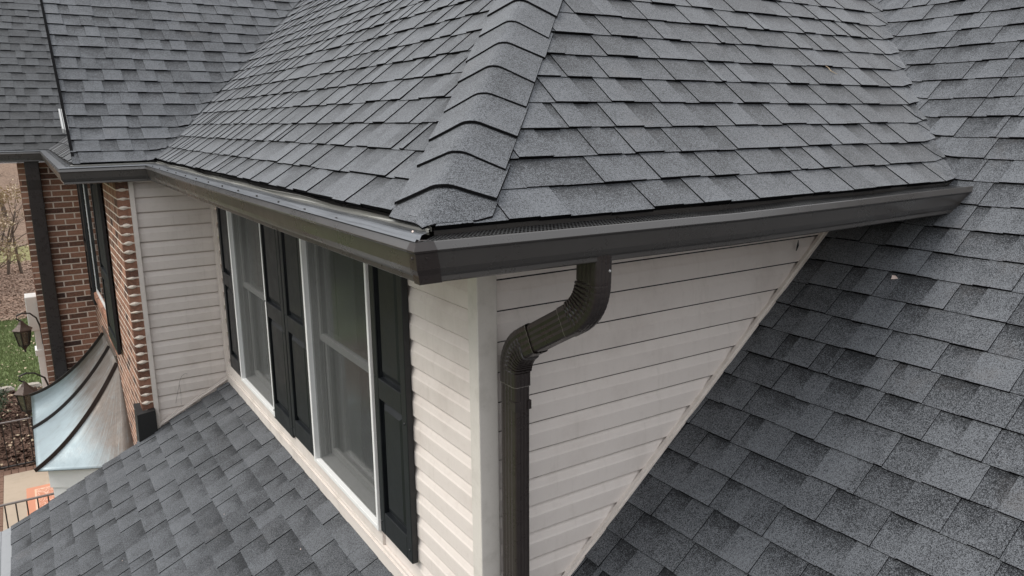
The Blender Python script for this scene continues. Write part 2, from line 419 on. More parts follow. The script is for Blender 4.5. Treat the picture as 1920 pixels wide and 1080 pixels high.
# lower main roof (two pieces of one slope: this side of the cheek wall, and above the valley)
DD = .588-.11*6
shingles('roof_slope', HO, lambda u, d: (d, u), zmain, MS, -3.8, 2.6, DD, 38, [(-1, 0, 0)], 59, MSH, useg=.045, curved=1, wk=.74)
shingles('roof_slope', HO, lambda u, d: (d, u), zmain, MS, -3.8, 2.6, DD, 38,
         [(1, 0, 0), (-va, 1, -(vx0-va*YE)+.07)], 59, MSH, useg=.045, curved=1, wk=.74)
# front porch slope below the windows
PZ, PM = -2.115, .5
dP = EXP/math.sqrt(1+PM*PM)
shingles('roof_slope', HO, lambda u, d: (d, u), lambda x, y: PZ+PM*x, PM, -2.6, 4.4, -1.655, 14, [(-1, 0, 4.17)], 71, MSH, useg=.3, curved=1)

# dark sheathing under the upper shingles
def deck_h(x, y):
    h = -9
    if x > XE+.005 and y > YE+.005: h = min(prof(x-XE), prof(y-YE))
    if x > XR+.01 and y > YW+.0: h = max(h, prof(y-YW))
    return h-.03
b = MB(); st_ = .07
for i in range(50):
    for j in range(105):
        x, y = XR+.03+i*st_, YE+.01+j*st_
        q = [(x, y), (x+st_, y), (x+st_, y+st_), (x, y+st_)]; zz = [deck_h(*p) for p in q]
        if min(zz) > -5: b.face([(p[0], p[1], z) for p, z in zip(q, zz)])
b.build('roof_deck', MEDGE, HO)
b = MB()
for (xa, xb_, ya, yb) in ((.1, 4.6, -4.2, .0), (2.3, 4.6, .0, 3.0)): b.face([(xa, ya, MS*xa+MC-.02), (xb_, ya, MS*xb_+MC-.02), (xb_, yb, MS*xb_+MC-.02), (xa, yb, MS*xa+MC-.02)])
b.face([(-1.66, -3, PZ-PM*1.66-.012), (.1, -3, PZ+PM*.1-.012), (.1, 4.16, PZ+PM*.1-.012), (-1.66, 4.16, PZ-PM*1.66-.012)])
b.build('roof_deck', MEDGE, HO)
# hip cap
b = MB()
rc = random.Random(5)
hd = Vector((1, 1, .80)).normalized()
for k in range(-1, 17):
    t0 = .118+.1145*k if k >= 0 else -.03
    t1 = .118+.1145*(k+1)+.02
    tn = rc.choice((.55, .6, .64, .68, .56)) + rc.uniform(-.03, .03)
    rings = []
    NS = 18
    jt = rc.uniform(-.006, .006); rs = rc.uniform(-.6, .8); wj = rc.uniform(-.006, .006); sk = rc.uniform(-.012, .012)
    vr = Vector((1.64, -1, 0))/2.083; vl = Vector((-1, 1.64, 0))/2.083
    for j in range(4):
        f = j/3; t = t0+(t1-t0)*f+jt; row = []
        for q in range(NS+1):
            a = (q/NS)*2-1; n_ = abs(a)*(.165+wj)
            v = (vr if a > 0 else vl)
            x_, y_ = XE+t+v.x*n_+sk*a, YE+t+v.y*n_+sk*a
            # flatten the plan kink at the crest so the butt reads as one smooth arch
            x_ = max(x_, XE-.006); y_ = max(y_, YE-.006)
            za, zb = prof(x_-XE), prof(y_-YE); kk = .046; h = max(kk-abs(za-zb), 0)/kk
            z_ = min(za, zb)-h*h*kk*.25+.016+(.0105 if k >= 0 else .001)*(1-f)*(1+.5*rs)+.003*h
            row.append(Vector((x_, y_, z_)))
        rings.append(row)
    for j in range(3):
        for q in range(NS):
            b.face([rings[j][q+1], rings[j][q], rings[j+1][q], rings[j+1][q+1]], 0, [(tn, .25, j/3), (tn, .25, j/3), (tn, .25, (j+1)/3), (tn, .25, (j+1)/3)])
    dn = Vector((0, 0, -.0085 if k >= 0 else -.005))
    for q in range(NS):
        p, r_ = rings[0][q], rings[0][q+1]
        b.face([p+dn, r_+dn, r_, p], 1)
    for e in (0, NS):
        for j in range(3):
            p, r_ = rings[j][e], rings[j+1][e]; b.face([p, r_, r_+dn, p+dn], 1)
o = b.build('hip_cap', [MSH, MEDGE], HO)
me = o.data; me.polygons.foreach_set('use_smooth', [False]*len(me.polygons))

# ------------------------------------------------------------------ gutters
def path_pts(P, ins):
    """P: list of (x,y,z); returns inset (to the left of travel) mitred points"""
    out = []
    for i, p in enumerate(P):
        ds = []
        if i > 0: ds.append((Vector(p[:2])-Vector(P[i-1][:2])).normalized())
        if i < len(P)-1: ds.append((Vector(P[i+1][:2])-Vector(p[:2])).normalized())
        ns = [Vector((-d.y, d.x)) for d in ds]
        n = ns[0] if len(ns) == 1 else (ns[0]+ns[1])/(1+ns[0].dot(ns[1]))
        out.append(Vector((p[0]+n.x*ins, p[1]+n.y*ins, p[2])))
    return out
FULL = [(-4.6, 7.93, -.283), (-1.05, 7.93, -.283), (-1.05, 6.0, -.292), (-1.05, 4.03, -.301), (-.49, 4.03, -.298),
        (-.49, 2.2, -.302), (-.49, .8, -.300), (-.49, -.53, -.2935), (.7, -.53, -.3035), (1.3, -.53, -.300), (2.235, -.53, -.2935)]
# K-style section: (inset, dz)
PROF = [(.135, .004), (.135, -.112), (.030, -.112), (.025, -.108), (.026, -.096), (.020, -.088), (.013, -.072), (.009, -.045), (.007, -.030),
        (.001, -.024), (0, -.021), (.010, -.002), (.012, .0), (.016, .0), (.017, -.007)]
def gutter(i0, i1, name='gutter', endshift=False, label=None):
    b = MB(); rows = []
    for ins, dz in PROF:
        pts = [Vector((p.x, p.y, p.z+dz)) for p in path_pts(FULL, ins)][i0:i1+1]
        if endshift: pts[-1].x += dz*1.2
        rows.append(pts)
    for a in range(len(rows)-1):
        for k in range(i1-i0): b.face([rows[a][k], rows[a][k+1], rows[a+1][k+1], rows[a+1][k]])
    for e in ((0,) if i0 == 0 else ()) + ((i1-i0,) if i1 == len(FULL)-1 else ()):
        b.face([r[e] for r in rows])
    return b.build(name, MGUT, HO, label=label)
g1 = gutter(0, 1); g2 = gutter(1, 3); g3 = gutter(3, 4, label='short gutter run over the grey siding'); g4 = gutter(4, 7, label='gutter above the two windows'); g5 = gutter(7, 10, endshift=True, label='gutter above the downspout')
def strip(par, name, i0, i1, prof_, material, wav=0):
    b = MB(); rows = []
    for ins, dz in prof_:
        pts = [Vector((p.x, p.y, p.z+dz)) for p in path_pts(FULL, ins)][i0:i1+1]
        rows.append(pts)
    acc = 0
    for a in range(len(rows)-1):
        w_ = math.hypot(prof_[a+1][0]-prof_[a][0], prof_[a+1][1]-prof_[a][1]); l0 = 0
        for k in range(i1-i0):
            l1 = l0+(rows[a][k+1]-rows[a][k]).length
            n = max(1, int((l1-l0)/.06)) if wav else 1
            for q in range(n):
                f0, f1 = q/n, (q+1)/n
                def pt(row, f):
                    p = row[k].lerp(row[k+1], f).copy(); p.z += wav*noise.noise(Vector((p.x*2.3, p.y*2.3, a*.4)))*min(1, a*.5); return p
                u_0, u_1 = l0+(l1-l0)*f0, l0+(l1-l0)*f1
                ra, rb_ = rows[a], rows[a+1]
                q0, q1 = pt(ra, f0), pt(ra, f1)
                aa = a
                def pt2(f):
                    p = rb_[k].lerp(rb_[k+1], f).copy(); p.z += wav*noise.noise(Vector((p.x*2.3, p.y*2.3, (aa+1)*.4)))*min(1, (aa+1)*.5); return p
                b.face([q0, q1, pt2(f1), pt2(f0)], uv=[(u_0, acc), (u_1, acc), (u_1, acc+w_), (u_0, acc+w_)])
            l0 = l1
        acc += w_
    return b.build(name, material, par)
GP = [(.004, .003), (.012, .0055), (.016, .004), (.024, .0065), (.028, .005), (.036, .008), (.040, .0065), (.05, .009), (.085, .012), (.128, .004)]
strip(g4, 'gutter_guard', 4, 7, GP, MGRD, wav=.008)
strip(g3, 'gutter_guard', 3, 4, GP, MGRD)
strip(g2, 'gutter_guard', 1, 3, GP, MGRD)
strip(g1, 'gutter_guard', 0, 1, GP, MGRD)
strip(g5, 'gutter_guard', 7, 10, [(.014, -.003), (.020, -.008), (.060, -.006), (.112, .0)], MGRDB, wav=.006)
# drip edge + fascia
DR = [(.092, .008), (.090, .024), (.096, .028), (.125, .034)]
strip(g4, 'drip_edge', 4, 7, [(.084, .004), (.082, .016), (.088, .0165), (.098, .012), (.099, .0265), (.088, .028)], MDRIP, wav=.008)
strip(g3, 'drip_edge', 3, 4, [(.080, .002), (.078, .019), (.090, .022)], MDRIP)
strip(g2, 'drip_edge', 1, 3, [(.100, .002), (.098, .012), (.11, .02)], MGUT)
strip(g5, 'drip_edge', 7, 10, [(.1135, -.004), (.111, .016), (.116, .018), (.12, .026)], MGUT)
strip(HO, 'fascia', 3, 10, [(.136, .03), (.136, -.118), (.155, -.118)], MGUT)
strip(HO, 'fascia', 0, 3, [(.136, .03), (.136, -.118), (.155, -.118)], MGUT)
# screws on the guard edge
for y in [-.25+.31*k for k in range(14)]:
    b = MB(); b.tube([(-.474, y, -.294), (-.4745, y, -.288)], .004, 6); b.build('screw', MGUT, g4)
# corner strip with two screws
b = MB()
for (dx, dy) in ((-1, 1), (1, -1)):
    pass
z0 = -.2935
cs = [(.011, .002, .001), (.0, .001, -.021), (0.001, .001, -.025), (.006, 0, -.030), (.012, 0, -.072), (.019, 0, -.088), (.024, 0, -.112)]
L1 = []
for ins, pr, dz in cs:
    o_ = ins-.0022
    wide = .035+(.02 if dz < -.05 else 0)*0
    L1.append([Vector((-.49+o_, -.53+.040-dz*.12, z0+dz)), Vector((-.49+o_, -.53+o_, z0+dz)), Vector((-.49+.058-dz*.25, -.53+o_, z0+dz))])
for a in range(len(L1)-1):
    for k in range(2): b.face([L1[a][k], L1[a][k+1], L1[a+1][k+1], L1[a+1][k]])
b.face([L1[0][0]+Vector((0, 0, .002)), L1[0][1]+Vector((0, 0, .002)), L1[0][2]+Vector((0, 0, .002)), Vector((-.49+.03, -.53+.03, z0+.003))])
cst = b.build('corner_strip', MPIPE, g5)
for p_, q_ in (((-.486, -.505, z0-.042), (-.4885, -.505, z0-.042)), ((-.455, -.526, z0-.040), (-.455, -.5285, z0-.040))):
    b = MB(); b.tube([p_, q_], [.0045, .003], 8); b.build('screw', MPIPE, g5)
# debris in the gutter at the corner
# soffits
b = MB()
b.face([(-.345, -.385, -.408), (2.1, -.385, -.408), (2.1, .02, -.408), (-.345, .02, -.408)])
b.face([(-.345, .02, -.408), (.02, .02, -.408), (.02, 4.2, -.408), (-.345, 4.2, -.408)])
b.face([(-.92, 4.17, -.41), (-.92, 7.95, -.41), (-.67, 7.95, -.41), (-.67, 4.17, -.41)])
b.face([(-4.5, 8.07, -.41), (-.67, 8.07, -.41), (-.67, 8.3, -.41), (-4.5, 8.3, -.41)])
b.build('soffit', MSIDW, HO)
# white flashing leaf on the open rake, and the set-back gable wall
b = MB()
def rk(x, t, dz): return Vector((x, YW+t, prof(t)+dz))
for (xa, xb_, ta, tb) in ((-.972, -.960, .31, .49), (-.955, -.928, .30, .49)):
    b.hexa([rk(xa, ta, -.01), rk(xb_, ta, -.01), rk(xb_, tb, -.01), rk(xa, tb, -.01), rk(xa, ta, .02), rk(xb_, ta, .02), rk(xb_, tb, .02), rk(xa, tb, .02)])
b.build('step_flashing', MFLASH, HO)
b = MB(); b.hexa([rk(XR+.001, 0, -.014), rk(XR+.02, 0, -.014), rk(XR+.02, 3.6, -.014), rk(XR+.001, 3.6, -.014), rk(XR-.0005, 0, -.006), rk(XR+.02, 0, -.006), rk(XR+.02, 3.6, -.006), rk(XR-.0005, 3.6, -.006)])
b.build('rake_edge', MEDGE, HO)
b = MB(); b.face([(-.61, YW+.2+.3*k, prof(.2+.3*k)-.06) for k in range(14)]+[(-.61, YW+4.1, -.6), (-.61, YW+.2, -.6)]); b.build('gable_wall', MSIDE, HO)

# ------------------------------------------------------------------ siding
EZ = .1143; PH = -1.342
def siding(name, o, a, n, regions, label=None, s1f=None):
    """regions: (s0, s1, ztop, zbot); o + a*s, outward normal n"""
    b = MB(); o = Vector(o); a = Vector(a); n = Vector(n)
    prof_ = [(1.0, -.014), (.928, -.014), (.924, .0005), (.80, .0065), (.63, .0120), (.57, .0152), (.50, .0155), (.1, .0150), (.03, .0152), (.0, .0140), (.0, -.012)]
    for s0, s1, ztop, zbot in regions:
        z = PH+EZ*math.floor((zbot-PH)/EZ)
        while z < ztop-.001:
            e1 = s1f(z+EZ) if s1f else s1
            ks = [s0]
            while ks[-1]+.6 < e1: ks.append(ks[-1]+.6)
            ks.append(e1)
            for q in range(len(ks)-1):
                for j in range(len(prof_)-1):
                    f0, o0 = prof_[j]; f1, o1 = prof_[j+1]
                    za, zb_ = z+EZ*f0, z+EZ*f1
                    if za <= zbot or zb_ >= ztop: continue
                    za, zb_ = min(za, ztop), max(zb_, zbot)
                    def P(s_, oo, zz):
                        w_ = .0012*noise.noise(Vector((s_*1.7, z*3, 2.1)))
                        p = o+a*s_+n*(oo-.0155+w_); p.z = zz; return p
                    b.face([P(ks[q], o1, zb_), P(ks[q+1], o1, zb_), P(ks[q+1], o0, za), P(ks[q], o0, za)])
            z += EZ
    return b.build(name, MSIDE, HO, label=label)
siding('siding_wall', (0, 0, 0), (1, 0, 0), (0, -1, 0), [(.045, 1.99, -.40, -2.5)], 'triangular siding wall behind the downspout', s1f=lambda z: min(1.99, (z-MC)/MS+.12))
siding('siding_wall', (0, 0, 0), (0, -1, 0), (-1, 0, 0), [(-.965, -.04, -.40, -2.3), (-2.72, -1.895, -.40, -2.3), (-4.194, -3.615, -.40, -2.3), (-1.895, -.965, -1.93, -2.3), (-3.615, -2.72, -1.93, -2.3), (-1.895, -.965, -.40, -.46), (-3.615, -2.72, -.40, -.46)], 'siding wall holding the windows and shutters')
siding('siding_wall', (0, 4.194, 0), (1, 0, 0), (0, -1, 0), [(-.585, 0.0, -.40, -2.75)], 'narrow shaded siding wall beside the brick corner')
# backing walls so nothing shows through
b = MB(); b.box((.02, .015, -2.6), (2.6, .03, -.40)); b.build('wall_core', MWOOD, HO)
# corner post
b = MB(); b.box((-.016, -.016, -2.6), (.066, .052, -.405)); b.build('corner_post', MPOST, HO, bevel=.004)
# inside corner trims of the left wall
b = MB(); b.box((-.022, 4.150, -2.3), (.0, 4.18, -.41)); b.box((-.03, 4.172, -2.3), (-.002, 4.181, -.41)); b.build('corner_trim', MSIDW, HO)
b = MB(); b.box((-.603, 4.165, -2.55), (-.570, 4.20, -.41)); b.build('corner_trim', MSIDW, HO)
def slope_trim(name, p, q, w_, t_, nrm, material):
    p, q = Vector(p), Vector(q); d = (q-p).normalized(); n = Vector(nrm); v = n.cross(d)
    if v.z < 0: v = -v
    b = MB(); b.hexa([p, q, q+v*w_, p+v*w_, p+n*t_, q+n*t_, q+n*t_+v*w_, p+n*t_+v*w_])
    # raised outer bead
    b.hexa([p+n*t_, q+n*t_, q+n*t_+v*.006, p+n*t_+v*.006, p+n*(t_+.006), q+n*(t_+.006), q+n*(t_+.006)+v*.006, p+n*(t_+.006)+v*.006])
    return b.build(name, material, HO)
slope_trim('j_channel', (.05, .0, MC+MS*.05+.012), (1.98, .0, MC+MS*1.98+.012), .019, .016, (0, -1, 0), MSIDW)
slope_trim('flashing', (.05, .0, MC+MS*.05-.02), (1.98, .0, MC+MS*1.98-.02), .0315, .006, (0, -1, 0), MBLK)
slope_trim('j_channel', (-.60, 4.18, PZ+PM*-.60+.02), (0, 4.18, PZ+.035), .022, .014, (0, -1, 0), MSIDW)
# base trim under the windows
b = MB(); b.box((-.018, -.016, -2.04), (-.002, 4.18, -2.022)); b.box((-.026, -.016, -2.052), (-.002, 4.18, -2.0405)); b.box((-.020, -.01, -2.3), (.0, 4.18, -2.053))
b.build('base_trim', MSIDW, HO)
b = MB(); b.box((-.0145, .95, -2.021), (-.0005, 4.17, -1.945)); b.build('under_sill_trim', MSIDW, HO)

# ------------------------------------------------------------------ windows
def window(y0, y1, z0, z1, X=0.0, deep=.088, blind=0, label=None, room=True):
    W_ = sub_empty('window', HO)
    if label: W_['label'] = label
    b = MB(); fw_ = .026; xf_ = X-.032
    b.box((xf_, y0, z0), (X+.004, y0+fw_*.8, z1)); b.box((xf_, y1-fw_, z0), (X+.004, y1, z1))
    b.box((xf_+.001, y0+fw_*.8, z0), (X+.004, y1-fw_, z0+.022)); b.box((xf_+.001, y0+fw_*.8, z1-.03), (X+.004, y1-fw_, z1))
    b.build('frame', MWHITE, W_, bevel=.002)
    a0, a1, c0, c1 = y0+fw_*.8+.001, y1-fw_-.001, z0+.023, z1-.031
    b = MB()   # reveal (jambs and sloping sill)
    b.face([(X+.004, a1+.001, c0), (X+deep+.06, a1+.001, c0), (X+deep+.06, a1+.001, c1), (X+.004, a1+.001, c1)])
    b.face([(X+.004, a0-.001, c0), (X+deep+.06, a0-.001, c0), (X+deep+.06, a0-.001, c1), (X+.004, a0-.001, c1)])
    b.face([(X+.004, a0, c1), (X+deep+.06, a0, c1), (X+deep+.06, a1, c1), (X+.004, a1, c1)])
    for k, xx in enumerate((.028, .052, .082)): b.box((X+xx, a1-.012, c0), (X+xx+.006, a1, c1))
    b.build('jamb', MOFF, W_)
    b = MB(); b.face([(X+.004, a0, c0), (X+deep, a0, c0+.022), (X+deep, a1, c0+.022), (X+.004, a1, c0)]); b.build('sill', MOFF, W_)
    zm = -1.182
    def sash(xc, za, zb_, wst=.036):
        b = MB(); b.box((xc, a0, za), (xc+.026, a0+wst, zb_)); b.box((xc, a1-wst-.012, za), (xc+.026, a1-.012, zb_))
        b.box((xc-.0005, a0+wst, za), (xc+.025, a1-wst-.012, za+.040)); b.box((xc-.0005, a0+wst, zb_-.036), (xc+.025, a1-wst-.012, zb_))
        s_ = b.build('sash', MOFF, W_, bevel=.002)
        b = MB(); b.face([(xc+.013, a0+wst, za+.04), (xc+.013, a1-wst-.012, za+.04), (xc+.013, a1-wst-.012, zb_-.036), (xc+.013, a0+wst, zb_-.036)])
        b.build('pane', MGLASS, W_); return s_
    sash(X+.034, zm-.02, c1-.001); sash(X+.062, c0+.02, zm+.03)
    b = MB(); b.box((X+.061, (a0+a1)/2-.03, zm+.031), (X+.082, (a0+a1)/2+.03, zm+.042)); b.build('latch', MOFF, W_)
    b = MB(); b.face([(X-.004, a0, c0), (X-.004, a1, c0), (X-.004, a1, c1), (X-.004, a0, c1)]); b.build('fly_screen', MSCR, W_)
    b = MB(); n = 26   # curtain with folds on the far side, and a nearer strip
    def curt(ya, yb):
        pr = None
        for i in range(n+1):
            yy = ya+(yb-ya)*i/n; xx = X+.17+.012*math.sin(i*1.9)
            if pr: b.face([(pr[0], pr[1], c0), (xx, yy, c0), (xx, yy, c1), (pr[0], pr[1], c1)])
            pr = (xx, yy)
    curt(a1-.24, a1+.02); curt(a0-.03, a0+.10)
    b.build('curtain', MCURT, W_)
    b = MB(); A = (X+deep+.06, a0-.5, c0-.3); B = (X+1.3, a1+.3, c1+.1)
    x0, y0_, z0_ = A; x1, y1_, z1_ = B
    for q in ([(x1, y0_, z0_), (x1, y1_, z0_), (x1, y1_, z1_), (x1, y0_, z1_)], [(x0, y1_, z0_), (x1, y1_, z0_), (x1, y1_, z1_), (x0, y1_, z1_)],
              [(x0, y0_, z0_), (x1, y0_, z0_), (x1, y0_, z1_), (x0, y0_, z1_)], [(x0, y0_, z0_), (x1, y0_, z0_), (x1, y1_, z0_), (x0, y1_, z0_)],
              [(x0, y0_, z1_), (x1, y0_, z1_), (x1, y1_, z1_), (x0, y1_, z1_)]): b.face(q)
    b.build('room_interior', MROOM, W_)
    return W_
window(.955, 1.905, -1.945, -.44, label='window beside the corner shutter')
window(2.715, 3.625, -1.945, -.44, label='window nearer the narrow siding wall')

# ------------------------------------------------------------------ shutters (raised-panel vinyl)
def shutter(y0, y1, z0, z1, X=0.0, zmid=(-1.135, -1.235), label=None, yside=1):
    T = .031
    S_ = sub_empty('shutter', HO)
    if label: S_['label'] = label
    b = MB(); st = .052
    b.box((X-T, y0, z0), (X-.0005, y0+st, z1)); b.box((X-T, y1-st, z0), (X-.0005, y1, z1))
    b.box((X-T+.0006, y0+st, z0), (X-.0005, y1-st, z0+.115)); b.box((X-T+.0006, y0+st, z1-.09), (X-.0005, y1-st, z1))
    b.box((X-T+.0006, y0+st, zmid[1]), (X-.0005, y1-st, zmid[0]))
    b.build('frame', MSHUT, S_, bevel=.004)
    for za, zb_ in ((z0+.115, zmid[1]), (zmid[0], z1-.09)):
        b = MB(); ya, yb = y0+st, y1-st
        def ring(ins, x): return [Vector((x, ya+ins, za+ins)), Vector((x, yb-ins, za+ins)), Vector((x, yb-ins, zb_-ins)), Vector((x, ya+ins, zb_-ins))]
        rs = [ring(0, X-.006), ring(.012, X-.006), ring(.042, X-.023), ring(.047, X-.023)]
        for i in range(3):
            for k in range(4): b.face([rs[i][k], rs[i][(k+1) % 4], rs[i+1][(k+1) % 4], rs[i+1][k]])
        b.face(rs[3]); b.build('raised_panel', MSHUT, S_)
    for yy, zz in ((y0+.022, z0+.06), (y1-.022, z0+.06), (y0+.022, zmid[1]-.03), (y1-.022, zmid[0]+.0)):
        b = MB(); b.tube([(X-T-.001, yy, zz), (X-T-.004, yy, zz)], [.007, .004], 8); b.build('screw', MSHUT, S_)
    return S_
shutter(.575, .925, -1.925, -.425, label='shutter nearest the corner post')
shutter(1.895, 2.305, -1.925, -.425, label='right shutter of the middle pair')
shutter(2.320, 2.745, -1.955, -.425, label='left shutter of the middle pair')
shutter(3.630, 3.965, -1.925, -.425, label='shutter beside the narrow siding wall')

# ------------------------------------------------------------------ downspout
def rect_ring(c, d, ax, wx, wy, ridge=.0016, amp=0, k=5):
    """ring of a corrugated rectangular tube; c centre, d direction, ax = unit vector across (x), wx half width, wy half depth"""
    d = d.normalized(); ax = (ax-d*ax.dot(d)).normalized(); ay = d.cross(ax)
    pts = []
    rr = .010
    def side(p, q, nrm, k):
        n = k*4
        for i in range(n):
            f = i/n; ph_ = math.cos(2*math.pi*f*k)
            pts.append(p+(q-p)*f+nrm*(ridge*(.5-.5*ph_)*(1 if .02 < f < .98 else 0)+amp))
    A, B, C_, D = (-wx, -wy), (wx, -wy), (wx, wy), (-wx, wy)
    V = lambda a: ax*a[0]+ay*a[1]
    def cor(a, s0, s1):  # rounded corner
        cx, cy = a[0]-math.copysign(rr, a[0]), a[1]-math.copysign(rr, a[1])
        for i in range(4):
            th = s0+(s1-s0)*i/4; pts.append(ax*(cx+rr*math.cos(th))+ay*(cy+rr*math.sin(th)))
    pi = math.pi
    side(V((-wx+rr, -wy)), V((wx-rr, -wy)), -ay, k[0]); cor(B, -pi/2, 0)
    side(V((wx, -wy+rr)), V((wx, wy-rr)), ax, k[1]); cor(C_, 0, pi/2)
    side(V((wx-rr, wy)), V((-wx+rr, wy)), ay, k[0]); cor(D, pi/2, pi)
    side(V((-wx, wy-rr)), V((-wx, -wy+rr)), -ax, k[1]); cor(A, pi, 1.5*pi)
    return [c+p*(1+amp*8) for p in pts]
DSP = sub_empty('downspout', HO); DSP['label'] = 'bronze downspout with two ribbed elbows on the cheek wall'
AX = Vector((1, 0, 0)); WX, WY = .0325, .051
def dpath(P0, P1, P2, P3, r1, r2): pass
pA = Vector((.142, -.455, -.39)); pB = Vector((.140, -.455, -.565)); pC = Vector((.089, -.092, -.775)); pD = Vector((.085, -.092, -2.1))
def arc(p, q, r, L_, n=16):   # bend at q between p and r, tangent length L_
    a = q+(p-q).normalized()*L_; c = q+(r-q).normalized()*L_; out = []
    for i in range(n+1):
        t = i/n; out.append(a*(1-t)**2+q*2*t*(1-t)+c*t*t)
    return out
def tube_part(name, pts, wx, wy, ks=(3, 4), crimp=0, par=DSP, ridge=.0016):
    b = MB(); rings = []
    for i, p in enumerate(pts):
        d = pts[min(i+1, len(pts)-1)]-pts[max(i-1, 0)]
        a_ = crimp*(1 if (i % 4 in (1, 2, 3)) else -1)*(1 if 3 < i < len(pts)-4 else 0)
        if 0 < i < len(pts)-1:
            cc = (pts[i+1]+pts[i-1])/2-p; cc = cc.normalized() if cc.length > 1e-6 else Vector((0, 0, 0))
        else: cc = Vector((0, 0, 0))
        rings.append([q+(q-p).normalized()*a_*(.12+max(0, (q-p).dot(cc)/wy+.45)*1.1) for q in rect_ring(p, d, AX, wx, wy, k=ks, ridge=ridge)])
    b.loft(rings, caps=False); return b.build(name, MPIPE, par)
e1 = arc(pA, pB, pC, 0.092, 40); e2 = arc(pB, pC, pD, .080, 36)
tube_part('elbow', [pA]+[pA+(e1[0]-pA)*.5]+e1+[e1[-1]+(pC-pB).normalized()*.02, e1[-1]+(pC-pB).normalized()*.03], WX, WY, crimp=.0030)
tube_part('elbow', [e2[0]-(pC-pB).normalized()*.045, e2[0]-(pC-pB).normalized()*.02]+e2+[e2[-1]+Vector((0, 0, -.02)), e2[-1]+Vector((0, 0, -.045))], WX+.0016, WY+.0016, crimp=.0034)
MSEAM = painted('scuffed_lit_edge', (.22, .20, .18), .4, .4, (.05, .045, .04), 40, metal=.4)  # scuffed seam edge, with the elbow highlight put into its lighter colour
def collar(p, d, k):
    b = MB(); b.loft([rect_ring(p-d*.0012, d, AX, WX+k, WY+k, k=(3, 4)), rect_ring(p+d*.0012, d, AX, WX+k, WY+k, k=(3, 4))], caps=False); b.build('seam', MSEAM, DSP)
dm = (pC-pB).normalized()
collar(e1[-1]+dm*.031, dm, .0006); collar(e2[0]-dm*.046, dm, .0018); collar(e2[-1]+Vector((0, 0, -.045)), Vector((0, 0, -1)), .0018)
tube_part('pipe', [e1[-1]+(pC-pB).normalized()*.012, e2[0]-(pC-pB).normalized()*.02], WX-.0022, WY-.0022)
tube_part('pipe', [e2[-1]+Vector((0, 0, -.03)), Vector((.0868, -.092, -1.3)), pD], WX-.0012, WY-.0012)
zz = e2[-1].z-.115
for (x0, x1, y0, y1) in ((.0872-WX-.0015, .0872-WX+.024, -.1462, -.143), (.0872+WX-.014, .0872+WX+.0015, -.1462, -.143), (.0872-WX-.0016, .0872-WX+.001, -.1430, -.108), (.0872+WX-.001, .0872+WX+.0016, -.143, -.108)):
    b = MB(); b.box((x0, y0, zz-.016), (x1, y1, zz+.016)); b.build('strap', MPIPE, DSP)
b = MB(); b.tube([(.160, -.506, -.440), (.160, -.511, -.440)], [.005, .003], 8); b.build('screw', MOFF, DSP)
b = MB(); b.tube([(.078, -.143, zz+.075), (.078, -.147, zz+.075)], [.005, .003], 8); b.build('screw', MPIPE, DSP)

# ------------------------------------------------------------------ brick wing
BL, BH, BM = .203, .0677, .012
def bricks(b, o, a, n, s0, s1, z0, z1, seed, holes=(), depth=.02, jit=.0015):
    rnd = random.Random(seed); o = Vector(o); a = Vector(a); n = Vector(n)
    rows = int((z1-z0)/BH)
    for r in range(rows):
        z = z1-(r+1)*BH; s = s0-(BL*.5 if r % 2 else 0)
        while s < s1:
            e0, e1_ = max(s, s0), min(s+BL-BM, s1)
            if e1_-e0 > .02 and not any(h[0] < (e0+e1_)/2 < h[1] and h[2] < z+BH/2 < h[3] for h in holes):
                pr = rnd.uniform(-jit, jit); tn = (min(1, max(0, rnd.gauss(.5, .22))), 0, 0)
                f0, f1 = e0+rnd.uniform(0, .003), e1_-rnd.uniform(0, .003); zb_, zt = z+BM*.5+rnd.uniform(-.001, .001), z+BH-BM*.5
                P = lambda s_, zz, dd: Vector((o.x+a.x*s_+n.x*dd, o.y+a.y*s_+n.y*dd, zz))
                b.hexa([P(f0, zb_, -depth), P(f1, zb_, -depth), P(f1, zb_, pr), P(f0, zb_, pr), P(f0, zt, -depth), P(f1, zt, -depth), P(f1, zt, pr), P(f0, zt, pr)], 0, tn)
            s += BL
XB = -.69; Y2 = 8.20; XO = -1.283
b = MB()
bricks(b, (XB, 4.205, 0), (0, 1, 0), (-1, 0, 0), 0, Y2-4.205, -5.7, -.41, 3, holes=((1.80, 3.32, -1.88, -.40),), jit=.0003)
b.box((XB+.0007, 4.21, -5.7), (XB+.05, 4.205+1.80, -.41), 1); b.box((XB+.0008, 4.205+3.32, -5.7), (XB+.05, Y2, -.41), 1); b.box((XB+.0009, 6.005, -5.7), (XB+.05, 7.525, -1.88), 1)
# rowlock sill
rb = random.Random(8)
for k in range(24):
    y = 5.93+k*.0677; tn = (min(1, max(0, rb.gauss(.6, .2))), 0, 0)
    b.hexa([Vector((XB-.035, y, -1.955)), Vector((XB+.03, y, -1.93)), Vector((XB+.03, y+.058, -1.93)), Vector((XB-.035, y+.058, -1.955)),
            Vector((XB-.035, y, -1.885)), Vector((XB+.03, y, -1.855)), Vector((XB+.03, y+.058, -1.855)), Vector((XB-.035, y+.058, -1.885))], 0, tn)
b.box((XB-.027, 5.93, -1.95), (XB+.03, 5.93+24*.0677, -1.90), 1)
b.build('brick_wall', [MBRICK, MMORT], HO, label='brick wall carrying the far window and the copper bay roof')
b = MB()
bricks(b, (XO, Y2, 0), (1, 0, 0), (0, -1, 0), 0, XB-XO, -5.7, -.41, 4)
b.box((XO+.0025, Y2+.0025, -5.7), (XB+.04, Y2+.05, -.41), 1)
bricks(b, (XO, Y2, 0), (0, 1, 0), (-1, 0, 0), 0, 5.0, -5.7, -.41, 6)
